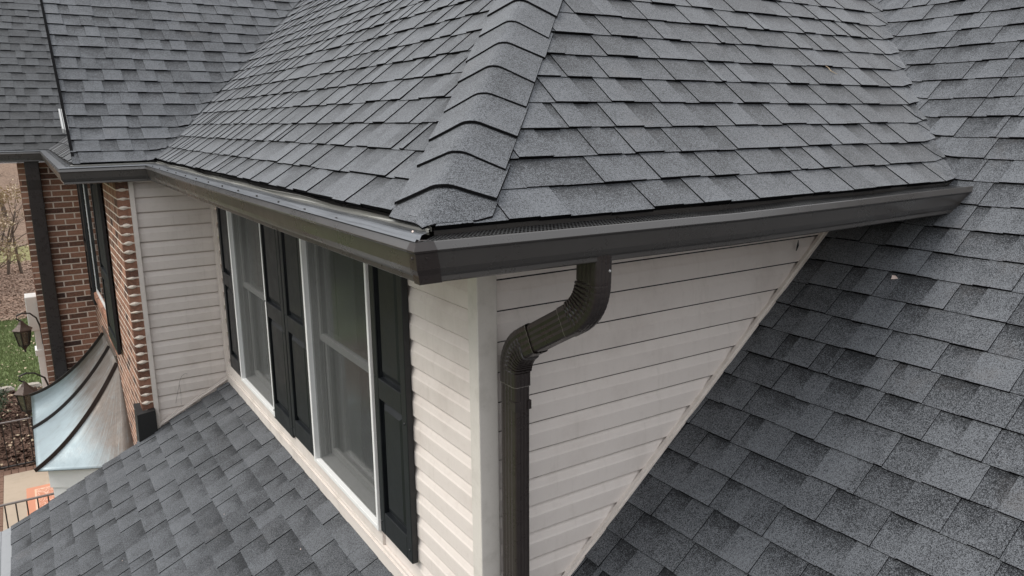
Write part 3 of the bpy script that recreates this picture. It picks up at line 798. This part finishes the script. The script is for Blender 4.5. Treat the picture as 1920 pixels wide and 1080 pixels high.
b.box((XO+.0026, Y2+.03, -5.7), (XO+.04, Y2+5, -.41), 1)
b.build('brick_wall', [MBRICK, MMORT], HO, label='brick wall behind the far downspout')
# raw brick end at the siding
b = MB(); rb = random.Random(12)
nrow = int(2.3/BH)
for r in range(nrow):
    z = -.41-(r+1)*BH; tn = (min(1, max(0, rb.gauss(.45, .15))), 0, 0)
    b.box((XB+.0005+rb.uniform(0, .002), 4.176+rb.uniform(0, .004), z+.005), (-.604, 4.2, z+BH-.006), 0, tn)
    # squeezed-out mortar lump, pointed at both ends
    c = Vector(((XB-.604)/2-.004+rb.uniform(-.006, .006), 4.172, z+BH)); hw = .040+rb.uniform(-.004, .002); hh = .013+rb.uniform(-.003, .005)
    pts = []
    for q in range(8):
        th = q/8*2*math.pi; pts.append(c+Vector((math.cos(th)*hw*(1 if q % 4 == 0 else .72), rb.uniform(-.003, .003), math.sin(th)*hh)))
    pk = c+Vector((rb.uniform(-.01, .01), -.010, rb.uniform(-.003, .003)))
    for q in range(8): b.face([pts[q], pts[(q+1) % 8], pk], 1)
    b.box((XB+.004, 4.178, z+BH-.007), (-.604, 4.2, z+BH+.006), 1)
b.build('brick_wall_end', [MBRICK, MMORT], HO, label='raw brick end with squeezed-out mortar beside the siding')
# far window in the brick wing and its shutters
def wing_window():
    W_ = sub_empty('window', HO); W_['label'] = 'window in the brick wing seen almost edge on'
    y0, y1, z0, z1 = 6.005, 7.525, -1.88, -.42
    b = MB(); b.box((XB-.012, y0, z0), (XB+.02, y0+.05, z1)); b.box((XB-.006, y1-.05, z0), (XB+.02, y1, z1)); b.box((XB-.010, y0+.05, z0), (XB+.02, y1-.05, z0+.04))
    b.build('frame', MWHITE, W_)
    b = MB(); b.face([(XB-.002, y0+.05, z0+.04), (XB-.002, y1-.05, z0+.04), (XB-.002, y1-.05, z1), (XB-.002, y0+.05, z1)]); b.build('pane', MPANE, W_)
MPANE, _, _ = mat('dark_reflecting_pane', (.02, .022, .022), .03, spec=1.0)
wing_window()
shutter(5.22, 5.98, -2.03, -.43, X=XB-.012, zmid=(-1.33, -1.43), label='near shutter on the brick wing')
shutter(7.54, 7.98, -2.03, -.43, X=XB-.012, zmid=(-1.33, -1.43), label='far shutter on the brick wing')
# kick-out flashing at the brick corner
b = MB(); P = Vector
b.hexa([P((-.742, 4.13, -2.52)), P((-.600, 4.13, -2.44)), P((-.600, 4.30, -2.44)), P((-.742, 4.30, -2.52)), P((-.735, 4.13, -2.245)), P((-.600, 4.13, -2.23)), P((-.600, 4.28, -2.20)), P((-.735, 4.30, -2.20))])
b.build('kickout_flashing', MBLK, HO)
# far downspout
D2 = sub_empty('downspout', HO); D2['label'] = 'far downspout running down the brick wall'
tube_part('pipe', [Vector((-1.145, 8.09, -.39)), Vector((-1.145, 8.09, -.60)), Vector((-1.145, 8.145, -.72)), Vector((-1.145, 8.145, -5.6))], .072, .048, ks=(4, 3), par=D2, ridge=.0002)
for zz in (-.90, -3.0):
    b = MB(); b.box((-1.2205, 8.094, zz-.02), (-1.0695, 8.19, zz+.02)); b.build('strap', MPIPE, D2)

# ------------------------------------------------------------------ copper bay
BAY = sub_empty('bay_window', HO); BAY['label'] = 'bay window with a concave weathered copper roof'
def bz(s): return -2.305-1.19*s+.44*s*s
def bx(s): return XB-.79*s
RIBS = [(7.25, 7.78), (6.62, 6.62), (5.92, 5.46)]
NSG = 20
def rib_pt(r, s): a, c = RIBS[r]; return Vector((bx(s), a+(c-a)*s, bz(s)))
b = MB()
def side_pt(s, f, sg):
    p = rib_pt(2 if sg < 0 else 0, s)
    wy = (5.92-.86*s**.9) if sg < 0 else (7.25+.86*s**.9); wall = Vector((XB-.001, wy, bz(s)))
    return p+(wall-p)*f
for i in range(NSG):
    s0, s1 = i/NSG, (i+1)/NSG
    for r in (0, 1): b.face([rib_pt(r, s0), rib_pt(r, s1), rib_pt(r+1, s1), rib_pt(r+1, s0)], uv=[(s0, r), (s1, r), (s1, r+1), (s0, r+1)])
    for sg in (-1, 1):
        for j in range(6):
            f0, f1 = j/6, (j+1)/6
            b.face([side_pt(s0, f0, sg), side_pt(s1, f0, sg), side_pt(s1, f1, sg), side_pt(s0, f1, sg)], uv=[(s0*(1-f0*.75), f0), (s1*(1-f0*.75), f0), (s1*(1-f1*.75), f1), (s0*(1-f1*.75), f1)])
o = b.build('copper_roof', MCOP, BAY, smooth=True)
md = o.modifiers.new('weld', 'WELD'); md.merge_threshold = .0005
md = o.modifiers.new('thick', 'SOLIDIFY'); md.thickness = .012; md.offset = -1
for r in range(3):
    b = MB(); rings = []
    for i in range(NSG+1):
        s = i/NSG*1.01; p = rib_pt(r, s); dz = (bz(s+.01)-bz(s-.01)); dx = (bx(s+.01)-bx(s-.01)); nrm = Vector((dz, 0, -dx)).normalized()
        if nrm.z < 0: nrm = -nrm
        side = Vector((0, 1, 0)); w_ = .010
        rings.append([p-side*w_-nrm*.004, p+side*w_-nrm*.004, p+side*w_*.8+nrm*.030, p-side*w_*.8+nrm*.030])
    b.loft(rings); b.build('seam_rib', MRIB, BAY)
b = MB(); b.hexa([P((XB-.004, 5.9, -2.33)), P((XB-.004, 7.28, -2.33)), P((XB, 7.28, -2.33)), P((XB, 5.9, -2.33)), P((XB-.02, 5.9, -2.22)), P((XB-.02, 7.28, -2.22)), P((XB, 7.28, -2.22)), P((XB, 5.9, -2.22))])
b.build('head_flashing', MCOP, BAY)
b = MB(); pl = [(XB, 5.06), (-1.375, 5.52), (-1.375, 7.72), (XB, 8.18)]; zt = bz(1)-.012
for i in range(3):
    p, q = pl[i], pl[i+1]; b.face([(p[0], p[1], -5.65), (q[0], q[1], -5.65), (q[0], q[1], zt-.03), (p[0], p[1], zt-.03)])
for i in range(3):   # frieze board
    p, q = pl[i], pl[i+1]; k = 1.012
    b.face([(p[0]-.02, p[1], zt-.20), (q[0]-.02, q[1], zt-.20), (q[0]-.02, q[1], zt-.0), (p[0]-.02, p[1], zt-.0)])
b.face([(XB, 5.06, zt), (-1.42, 5.5, zt), (-1.42, 7.74, zt), (XB, 8.18, zt)])
b.build('bay_wall', MWHITE, BAY)

# ------------------------------------------------------------------ porch gutter
PG = sub_empty('gutter', HO); PG['label'] = 'porch roof gutter with a light grey guard'
ze = PZ+PM*-1.66
b = MB(); y0, y1 = -2.6, 4.19
for p, q in (((-1.79, ze-.03), (-1.79, ze-.06)), ((-1.79, ze-.06), (-1.765, ze-.14)), ((-1.765, ze-.14), (-1.65, ze-.14)), ((-1.65, ze-.14), (-1.65, ze-.02)), ((-1.79, ze-.03), (-1.777, ze-.03)), ):
    b.face([(p[0], y0, p[1]), (p[0], y1, p[1]), (q[0], y1, q[1]), (q[0], y0, q[1])])
b.face([(-1.79, y1, ze-.03), (-1.65, y1, ze-.03), (-1.65, y1, ze-.14), (-1.765, y1, ze-.14), (-1.79, y1, ze-.06)])
b.build('gutter_trough', MGUT, PG)
b = MB()
xs = [(-1.776, -.024), (-1.752, -.018), (-1.748, -.022), (-1.728, -.016), (-1.724, -.020), (-1.70, -.012), (-1.66, -.002), (-1.64, .004)]
for i in range(len(xs)-1):
    for k in range(6):
        ya, yb = y1-1.13*k-.002, y1-1.13*(k+1)
        b.face([(xs[i][0], ya, ze+xs[i][1]), (xs[i+1][0], ya, ze+xs[i+1][1]), (xs[i+1][0], yb, ze+xs[i+1][1]), (xs[i][0], yb, ze+xs[i][1])])
b.build('gutter_guard', painted('dull_grey_guard', (.27, .28, .29), .5, .3, (.18, .18, .18), 8), PG)
# porch roof rake board
b = MB(); b.hexa([P((-1.66, 4.14, ze-.12)), P((-.60, 4.14, PZ-.30-.13)), P((-.60, 4.165, PZ-.30-.13)), P((-1.66, 4.165, ze-.12)), P((-1.66, 4.14, ze-.012)), P((-.60, 4.14, PZ-.30-.012)), P((-.60, 4.165, PZ-.30-.012)), P((-1.66, 4.165, ze-.012))])
b.build('rake_board', MWHITE, HO)
# body of the house under the roofs
b = MB(); b.box((.05, -5, -5.7), (5, 8.1, -2.9)); b.build('house_core', MWOOD, HO)
# pilaster at the far end of the brick wall
COLM = sub_empty('porch_pilaster', HO)
b = MB(); b.box((-1.435, 11.05, -3.05), (-1.28, 11.4, -2.52)); b.build('capital', MWHITE, COLM, bevel=.01)
b = MB(); b.box((-1.375, 11.1, -5.6), (-1.281, 11.38, -3.051)); b.box((-1.40, 11.08, -3.45), (-1.2805, 11.39, -3.36)); b.build('shaft', MWHITE, COLM, bevel=.006)
hp_fix()

# ------------------------------------------------------------------ lanterns
def lantern(x, y, z, label, glass=True):
    t = empty('wall_lantern', (x, y, z-.30), label, 'lantern', 'bronze wall lanterns by the front door')
    inv = Matrix.Translation((-x, -y, -(z-.30)))
    def bd(b, name, mm, **k):
        o = b.build(name, mm, t, **k); o.matrix_parent_inverse = inv; return o
    def hexring(r, zz, n=6): return [Vector((x+r*math.cos(math.pi*2*i/n+.3), y+r*math.sin(math.pi*2*i/n+.3), zz)) for i in range(n)]
    b = MB(); b.loft([hexring(.135, z+.115), hexring(.138, z+.125), hexring(.085, z+.165), hexring(.05, z+.20), hexring(.03, z+.235), hexring(.012, z+.26)]); bd(b, 'roof', MCHAMP)
    b = MB(); top = hexring(.112, z+.113); bot = hexring(.070, z-.115)
    for p, q in zip(top, bot): b.tube([p, q], .008, 6)
    for r, zz, k in ((.116, z+.10, .014), (.074, z-.118, .012)):
        b.loft([hexring(r, zz), hexring(r, zz+k)])
    b.loft([hexring(.05, z-.125), hexring(.03, z-.16), hexring(.012, z-.185), hexring(.016, z-.20), hexring(.003, z-.225)]); bd(b, 'cage', MIRON)
    b = MB(); b.loft([hexring(.068, z-.106), hexring(.106, z+.10)], caps=False); bd(b, 'glass', MLAMPG)
    b = MB(); wx_ = -1.283
    pts = [(wx_, y, z+.02), (wx_-.01, y, z+.15), (wx_-.04, y, z+.27), (x+.12, y, z+.35), (x+.03, y, z+.365), (x-.045, y, z+.335), (x-.05, y, z+.29), (x-.02, y, z+.262), (x, y, z+.262)]
    b.tube(pts, .011, 8); b.box((wx_-.012, y-.05, z-.12), (wx_, y+.05, z+.10)); bd(b, 'bracket', MIRON)
    return t
lantern(-1.545, 8.72, -3.40, 'larger rusty bronze lantern hanging over the mulch bed, nearest the copper roof')
lantern(-1.515, 10.6, -3.02, 'smaller dark lantern hanging in front of the lawn beside the white pilaster')

# ------------------------------------------------------------------ ground
def gz(x, y):
    if y < 42: return -5.75
    return -5.75+(y-42)**1.35*.045+.5*noise.noise(Vector((x*.08, y*.08, 0)))
def sheet(name, x0, x1, y0, y1, nx, ny, zf, material, label=None, wav=0):
    b = MB(); P_ = [[Vector((x0+(x1-x0)*i/nx, y0+(y1-y0)*j/ny, 0)) for i in range(nx+1)] for j in range(ny+1)]
    for row in P_:
        for p in row: p.z = zf(p.x, p.y)
    for j in range(ny):
        for i in range(nx): b.face([P_[j][i], P_[j][i+1], P_[j+1][i+1], P_[j+1][i]])
    return tag(b.build(name, material), label, kind='structure')
MYARD = ground_mat('winter_yard', ((.06, .05, .04), (.10, .085, .065), (.13, .11, .09)), 1.3, 22)
sheet('ground', -250, 250, -200, 42, 2, 2, lambda x, y: -5.775, MYARD)
b = MB(); b.face([(-40, -2, -5.765), (-6, -2, -5.765), (-5, 12, -5.765), (12, 14, -5.765), (12, 25.2, -5.765), (-40, 25.6, -5.765)]); tag(b.build('lawn', MLAWN), kind='structure')
sheet('terrain', -120, 120, 42, 170, 40, 40, lambda x, y: gz(x, y)-.02, MLEAF)
b = MB(); n = 60; rg = random.Random(2)
def blob(name, cx, cy, rx, ry, z, material, seed):
    b = MB(); pts = []
    for i in range(n):
        th = 2*math.pi*i/n; k = 1+.06*noise.noise(Vector((math.cos(th)*3+seed, math.sin(th)*3, 0)))
        pts.append((cx+rx*k*math.cos(th), cy+ry*k*math.sin(th), z))
    b.face(pts); return tag(b.build(name, material), kind='structure')
b = MB(); b.face([(-40, 25.3, -5.757), (30, 24.4, -5.757), (30, 43, -5.757), (-40, 43, -5.757)]); tag(b.build('leaf_covered_ground', MLEAF), kind='structure')
b = MB(); b.face([(-30, 37, -5.752), (14, 35.5, -5.752), (14, 41, -5.752), (-30, 43, -5.752)]); tag(b.build('far_lawn', ground_mat('dormant_grass', ((.17, .165, .07), (.23, .22, .10), (.28, .24, .14)), 2, 20)), kind='structure')
b = MB(); b.face([(-9, 12.2, -5.753), (6, 12.2, -5.753), (6, 17.0, -5.753), (-2.0, 17.15, -5.753), (-9, 16.4, -5.753)]); tag(b.build('mulch_bed', MMULCH), kind='structure')
b = MB(); b.box((-2.09, 4.5, -5.75), (-1.28, 11.95, -5.60)); tag(b.build('porch_floor', MCONC), kind='structure')
# paver border with real joints
b = MB(); rb = random.Random(4); y = 3.0
while y < 12.2:
    for k in range(2): b.box((-2.095-.215*(k+1)+.008, y, -5.75), (-2.095-.215*k, y+.095, -5.605+rb.uniform(-.003, .003)))
    y += .104
x = -2.09
while x < -1.2: b.box((x, 11.955, -5.75), (x+.095, 12.16, -5.604+rb.uniform(-.003, .003))); x += .104
tag(b.build('paver_border', MPAVE), kind='structure')
# edging stones
rb = random.Random(9); x = -5.2; k = 0
while x < -1.2:
    L_ = rb.uniform(.3, .5); b = MB(); yc = 17.25+.03*x+rb.uniform(-.03, .03)
    r0 = []
    for zz, sc in ((-5.76, 1), (-5.70, 1.0), (-5.64, .8)):
        r0.append([Vector((x+L_/2+L_/2*.95*sc*math.copysign(abs(math.cos(a_))**.5, math.cos(a_)), yc+.12*sc*math.copysign(abs(math.sin(a_))**.5, math.sin(a_)), zz+rb.uniform(-.008, .008))) for a_ in [math.pi*2*i/10+.1 for i in range(10)]])
    b.loft(r0); o = b.build('edging_stone', MSTONE); tag(o, 'weathered grey edging stone between the lawn and the mulch bed', 'stone', 'stones edging the mulch bed'); x += L_+.02; k += 1

MLIT = painted('brown_leaf_litter', (.36, .25, .19), .8, .6, (.20, .13, .095), 6, spec=.2)
# grass
def stuff_blades(name, n, xr, yr, h, material, seed, label):
    rnd = random.Random(seed); b = MB()
    for i in range(n):
        x, y = rnd.uniform(*xr), rnd.uniform(*yr); z = -5.76; a = rnd.uniform(0, 6.28); hh = h*rnd.uniform(.5, 1.3); w_ = .012
        dx, dy = math.cos(a)*w_, math.sin(a)*w_; lx, ly = rnd.uniform(-.03, .03), rnd.uniform(-.03, .03)
        b.face([(x-dx, y-dy, z), (x+dx, y+dy, z), (x+lx, y+ly, z+hh)])
    return tag(b.build(name, material), label, 'grass', kind='stuff')
stuff_blades('grass', 16000, (-3.4, -1.0), (17.4, 24.9), .06, MGRASS, 1, 'short green lawn grass beyond the mulch bed')
def litter(name, n, xr, yr, material, seed, label, cat, sz=.06, z0=None):
    rnd = random.Random(seed); b = MB()
    for i in range(n):
        x, y = rnd.uniform(*xr), rnd.uniform(*yr); z = (gz(x, y) if z0 is None else z0)+rnd.uniform(.005, .05); s_ = sz*rnd.uniform(.5, 1.4)
        a = rnd.uniform(0, 6.28); ux, uy = math.cos(a)*s_, math.sin(a)*s_; t1, t2 = rnd.uniform(-.5, .5)*s_, rnd.uniform(-.5, .5)*s_
        b.face([(x-ux, y-uy, z-t1), (x+uy*.6, y-ux*.6, z+t2), (x+ux, y+uy, z+t1), (x-uy*.6, y+ux*.6, z-t2)])
    return tag(b.build(name, material), label, cat, kind='stuff')
litter('fallen_leaves', 14000, (-4.5, -1.0), (24.6, 36.5), MLIT, 3, 'pinkish tan fallen leaves covering the ground beyond the lawn', 'leaves', .04)
litter('fallen_leaves', 250, (-3.2, -1.1), (17.4, 24.6), MDRY, 4, 'scattered pale leaves lying on the green lawn', 'leaves', .03, -5.74)
litter('mulch_chips', 5000, (-3.6, -1.0), (12.3, 17.1), MMULCH, 5, 'reddish brown bark chips behind the black railing', 'mulch', .05, -5.745)
litter('mulch_leaves', 500, (-3.6, -1.0), (12.3, 17.1), MDRY, 6, 'tan leaf bits scattered on the bark chips', 'leaves', .028, -5.72)

# ------------------------------------------------------------------ railings
def railing(y, x0, x1, zb_, zt, label):
    t = empty('railing', (x0, y, zb_-.05), label, 'railing'); inv = Matrix.Translation((-x0, -y, -(zb_-.05)))
    b = MB(); b.box((x0, y-.02, zt-.014), (x1, y+.02, zt+.006)); o = b.build('top_rail', MRAIL, t, bevel=.004); o.matrix_parent_inverse = inv
    b = MB(); b.box((x0, y-.014, zb_), (x1, y+.014, zb_+.022)); o = b.build('bottom_rail', MIRON, t); o.matrix_parent_inverse = inv
    x = x1-.06
    while x > x0:
        b = MB(); b.box((x-.008, y-.008, zb_+.022), (x+.008, y+.008, zt-.014)); o = b.build('baluster', MIRON, t); o.matrix_parent_inverse = inv; x -= .12
    for xx in (x0, x1):
        b = MB(); b.box((xx-.016, y-.0165, zb_-.06), (xx+.016, y+.0165, zt+.02)); o = b.build('post', MIRON, t); o.matrix_parent_inverse = inv
MRAIL = painted('worn_rail_paint', (.17, .15, .14), .4, .3, (.3, .25, .22), 20)
railing(12.2, -3.6, -1.60, -5.57, -4.78, 'black iron railing in front of the mulch bed')
railing(8.84, -3.3, -1.30, -5.57, -4.76, 'black iron railing across the tan porch floor, next to the orange rug')

# ------------------------------------------------------------------ rug
def rug():
    x0, x1, y0, y1, z = -1.79, -1.30, 8.95, 11.2, -5.598
    t = empty('rug', (x0, y0, -5.6), 'orange patterned outdoor rug lying on the tan porch floor', 'rug'); inv = Matrix.Translation((-x0, -y0, 5.6))
    mo, _, _ = mat('orange_rug_weave', (.66, .30, .19), .9); ml, _, _ = mat('cream_rug_weave', (.78, .55, .40), .9)
    m2, tt, bb = mat('rug_scroll_field', rough=.9)
    v = coords(tt); no = nd(tt, 'TexNoise'); no.inputs['Scale'].default_value = 7; no.inputs['Detail'].default_value = 2; no.inputs['Distortion'].default_value = 3; tt.links.new(v, no.inputs['Vector'])
    f = mth(tt, 'LESS_THAN', mth(tt, 'ABSOLUTE', mth(tt, 'SUBTRACT', no.outputs[0], .5)), .035)
    tt.links.new(mixc(tt, f, (.62, .27, .17), (.80, .56, .43)), bb.inputs['Base Color'])
    for nm, ins, dz, mm in (('border', 0, 0, mo), ('stripe', .11, .003, ml), ('field', .135, .006, m2)):
        b = MB(); b.box((x0+ins, y0+ins, z-.004), (x1, y1-ins, z+dz+.004)); o = b.build(nm, mm, t); o.matrix_parent_inverse = inv
rug()

# ------------------------------------------------------------------ shrubs and trees
def leafball(b, c, r, n, size, rnd, squash=1):
    for i in range(n):
        th, ph_ = rnd.uniform(0, 6.28), math.acos(rnd.uniform(-1, 1)); rr = r*rnd.uniform(.45, 1.05)*(1+.25*noise.noise(Vector((math.cos(th)*2+c[0], math.sin(th)*2, ph_*2))))
        p = Vector((c[0]+rr*math.sin(ph_)*math.cos(th), c[1]+rr*math.sin(ph_)*math.sin(th), c[2]+rr*squash*math.cos(ph_)))
        d = Vector((rnd.gauss(0, 1), rnd.gauss(0, 1), rnd.gauss(.4, 1))).normalized(); e = d.cross(Vector((rnd.gauss(0, 1), rnd.gauss(0, 1), 1))).normalized(); s_ = size*rnd.uniform(.6, 1.3)
        b.face([p-d*s_, p+e*s_*.4, p+d*s_, p-e*s_*.4])
def shrub(x, y, r, h, label, seed, n=2600, size=.035):
    rnd = random.Random(seed); t = empty('shrub', (x, y, -5.75), label, 'shrub'); inv = Matrix.Translation((-x, -y, 5.75))
    b = MB()
    for k in range(9):
        q = (x+rnd.uniform(-.55, .55)*r, y+rnd.uniform(-.55, .55)*r, -5.75+h*rnd.uniform(.3, .72)); leafball(b, q, r*.62, n//9, size, rnd, min(1.6, h/(2*r)))
    o = b.build('foliage', MGREEN, t); o.matrix_parent_inverse = inv
    b = MB()
    for k in range(5): b.tube([(x, y, -5.76), (x+rnd.uniform(-.4, .4)*r, y+rnd.uniform(-.4, .4)*r, -5.75+h*.6)], [.02, .006], 5)
    o = b.build('stem', MBARK, t); o.matrix_parent_inverse = inv
shrub(-2.52, 14.9, .55, .95, 'rounded green shrub on the mulch at the left edge', 1)
shrub(-1.50, 13.4, .17, 1.35, 'narrow dark evergreen shrub beside the lantern bracket', 2, 1800, .03)
def bare_tree(x, y, h, seed, label, leaves=0, group=None, spread=.45, lvl=4):
    rnd = random.Random(seed); z = gz(x, y)-.05; t = empty('tree', (x, y, z), label, 'tree', group); inv = Matrix.Translation((-x, -y, -z))
    tr, cr, lf = MB(), MB(), MB()
    def grow(p, d, L_, r, lv):
        pts = [p]; q = p
        for i in range(4):
            d = (d+Vector((rnd.gauss(0, .12), rnd.gauss(0, .12), rnd.gauss(.03, .08)))).normalized(); q = q+d*L_/4; pts.append(q)
        (tr if lv == 0 else cr).tube(pts, [r*(1-.16*i) for i in range(5)], 6 if lv == 0 else 4)
        if leaves and lv >= 2:
            for i in range(leaves):
                c = pts[rnd.randint(1, 4)]+Vector((rnd.gauss(0, .07), rnd.gauss(0, .07), rnd.gauss(0, .07))); a = Vector((rnd.gauss(0, 1), rnd.gauss(0, 1), rnd.gauss(0, 1))).normalized(); e = a.cross(Vector((.3, .5, 1))).normalized()
                s_ = .055; lf.face([c-a*s_, c+e*s_*.5, c+a*s_, c-e*s_*.5])
        if lv >= lvl: return
        for k in range(5 if lv == 0 else 3):
            j = rnd.randint(1 if lv else 2, 4); dd = (d+Vector((rnd.gauss(0, spread*1.6), rnd.gauss(0, spread*1.6), rnd.gauss(.1, spread)))).normalized()
            grow(pts[j], dd, L_*rnd.uniform(.45, .72), r*(1-.16*j)*.6, lv+1)
    grow(Vector((x, y, z)), Vector((rnd.gauss(0, .05), rnd.gauss(0, .05), 1)), h*.5, h*.014, 0)
    o = tr.build('trunk', MBARK, t); o.matrix_parent_inverse = inv
    o = cr.build('crown', MBARK, t); o.matrix_parent_inverse = inv
    if leaves: o = lf.build('dry_leaves', MDRY, t); o.matrix_parent_inverse = inv
bare_tree(-2.35, 27.5, 4.6, 5, 'slender sapling holding pale beige dry leaves beyond the lawn', leaves=14, spread=.6)
bare_tree(-3.3, 33.0, 5.4, 15, 'taller sapling with sparse pale leaves behind the first sapling', leaves=5, spread=.55)
bare_tree(-2.9, 29.5, 3.4, 25, 'low leafy sapling at the left frame edge with pale leaves', leaves=16, spread=.7)
rt_ = random.Random(78)
for k in range(12):
    yy = rt_.uniform(31, 44); xx = -1.2 + (yy+2.2)*rt_.uniform(-.05, .0)
    bare_tree(xx, yy, rt_.uniform(3, 5), 300+k, 'leafless twiggy bush between the far lawn and the woods', group='leafless bushes beyond the lawn', lvl=4, spread=.7)
rt_ = random.Random(77)
for k in range(26):
    yy = rt_.uniform(45, 95); xx = -1.0 + (yy+2.2)*rt_.uniform(-.075, .04)
    bare_tree(xx, yy, rt_.uniform(9, 15), 100+k, 'bare grey brown tree in the woods beyond the lawns', group='bare trees in the far woods', lvl=3)

def evergreen(x, y, h, r, seed):
    rnd = random.Random(seed); t = empty('tree', (x, y, -5.75), 'tall evergreen tree standing on the lawn outside the left of the frame', 'tree', 'evergreens facing the windows'); inv = Matrix.Translation((-x, -y, 5.75)); b = MB()
    for i in range(2600):
        f = rnd.random()**.7; z = -5.75+h*(1-f)*.95+.6; rr = r*f*rnd.uniform(.55, 1.08); a = rnd.uniform(0, 6.28)
        p = Vector((x+rr*math.cos(a), y+rr*math.sin(a), z-rr*.25)); d = Vector((math.cos(a), math.sin(a), rnd.uniform(-.6, .1))).normalized(); e = d.cross(Vector((rnd.gauss(0, .4), rnd.gauss(0, .4), 1))).normalized(); q = rnd.uniform(.25, .5)
        b.face([p-d*q, p+e*q*.35, p+d*q, p-e*q*.35])
    o = b.build('crown', MGREEN, t); o.matrix_parent_inverse = inv
    b = MB(); b.tube([(x, y, -5.8), (x, y, -5.75+h*.9)], [.25, .05], 8); o = b.build('trunk', MBARK, t); o.matrix_parent_inverse = inv
for k, (x, y, h, r) in enumerate(((-24, -5, 12.5, 3.6), (-21, 3, 10.5, 3.1), (-18, 11, 11, 3.4), (-9.5, 19.5, 9.5, 2.9), (-13.5, 22, 11, 3.3), (-10, 26.5, 11, 3.2), (-8.2, 33, 10.5, 2.9), (-15, 30, 12, 3.6), (-12.5, 38, 13, 3.7), (-19, 38, 13, 3.8), (-18, 46, 14, 4))): evergreen(x, y, h, r, 500+k)
# ------------------------------------------------------------------ small fallen leaves on the roofs
ML1 = painted('pinkish_leaf', (.62, .50, .45), .8, .3, (.4, .3, .25), 60)
def roof_leaf(p, s_, label, seed):
    rnd = random.Random(seed); b = MB(); c = Vector(p)+Vector((0, 0, .014)); top = []
    for i in range(7):
        a = 2*math.pi*i/7; r = s_*(1 if i % 2 else .6)*rnd.uniform(.7, 1.1); top.append(c+Vector((r*math.cos(a)*.7, r*math.sin(a), r*math.cos(a)*.6+rnd.uniform(0, .006))))
    b.face(top)
    tag(b.build('fallen_leaf', ML1), label, 'leaf')
roof_leaf((1.7685, -.4589, -.675), .019, 'small pinkish leaf on the shaded shingles below the right gutter', 1)
roof_leaf((2.405, -.185, -.125), .016, 'tiny pale leaf caught at the foot of the right valley', 2)
roof_leaf((-.465, -.470, -.289), .006, 'tiny white blossom scrap on the gutter corner', 3)

rl = random.Random(31)
for k in range(7):
    x, y = rl.uniform(-1.3, -.2), rl.uniform(.2, 3.4)
    roof_leaf((x, y, PZ+PM*x-.002), rl.uniform(.005, .009), 'tiny pale leaf scrap on the porch shingles below the windows', 40+k)
    bpy.context.scene.collection.objects[-1]['group'] = 'leaf scraps on the porch shingles'
# dried vine marks on the narrow siding wall
b = MB()
for pts in ([(-.44, 4.176, -2.22), (-.415, 4.174, -2.12), (-.39, 4.175, -2.03), (-.375, 4.174, -2.0)], [(-.375, 4.174, -2.0), (-.35, 4.175, -1.985), (-.33, 4.176, -1.99)], [(-.40, 4.175, -2.06), (-.395, 4.174, -2.15), (-.40, 4.176, -2.24)]):
    b.tube(pts, .0011, 5)
o = b.build('vine_mark', MBARK, HO); o.matrix_parent_inverse = Matrix.Translation((0, 0, 5.7)); o['kind'] = 'stuff'
b = MB(); b.tube([(1.705, -.014, -.60), (1.712, -.016, -.575), (1.714, -.015, -.55)], [.002, .005, .001], 6); o = b.build('mud_nest', MBLK, HO); o.matrix_parent_inverse = Matrix.Translation((0, 0, 5.7))
# twig on the right-hand slope
b = MB(); p0 = Vector((2.165, .244, prof(.244-YE)+.016)); b.tube([p0, p0+Vector((.012, -.022, -.018)), p0+Vector((.008, -.040, -.034)), p0+Vector((.03, -.06, -.05))], [.0015, .002, .0015, .001], 5)
tag(b.build('twig', MDRY), 'thin pale twig lying on the right-hand upper slope', 'twig')
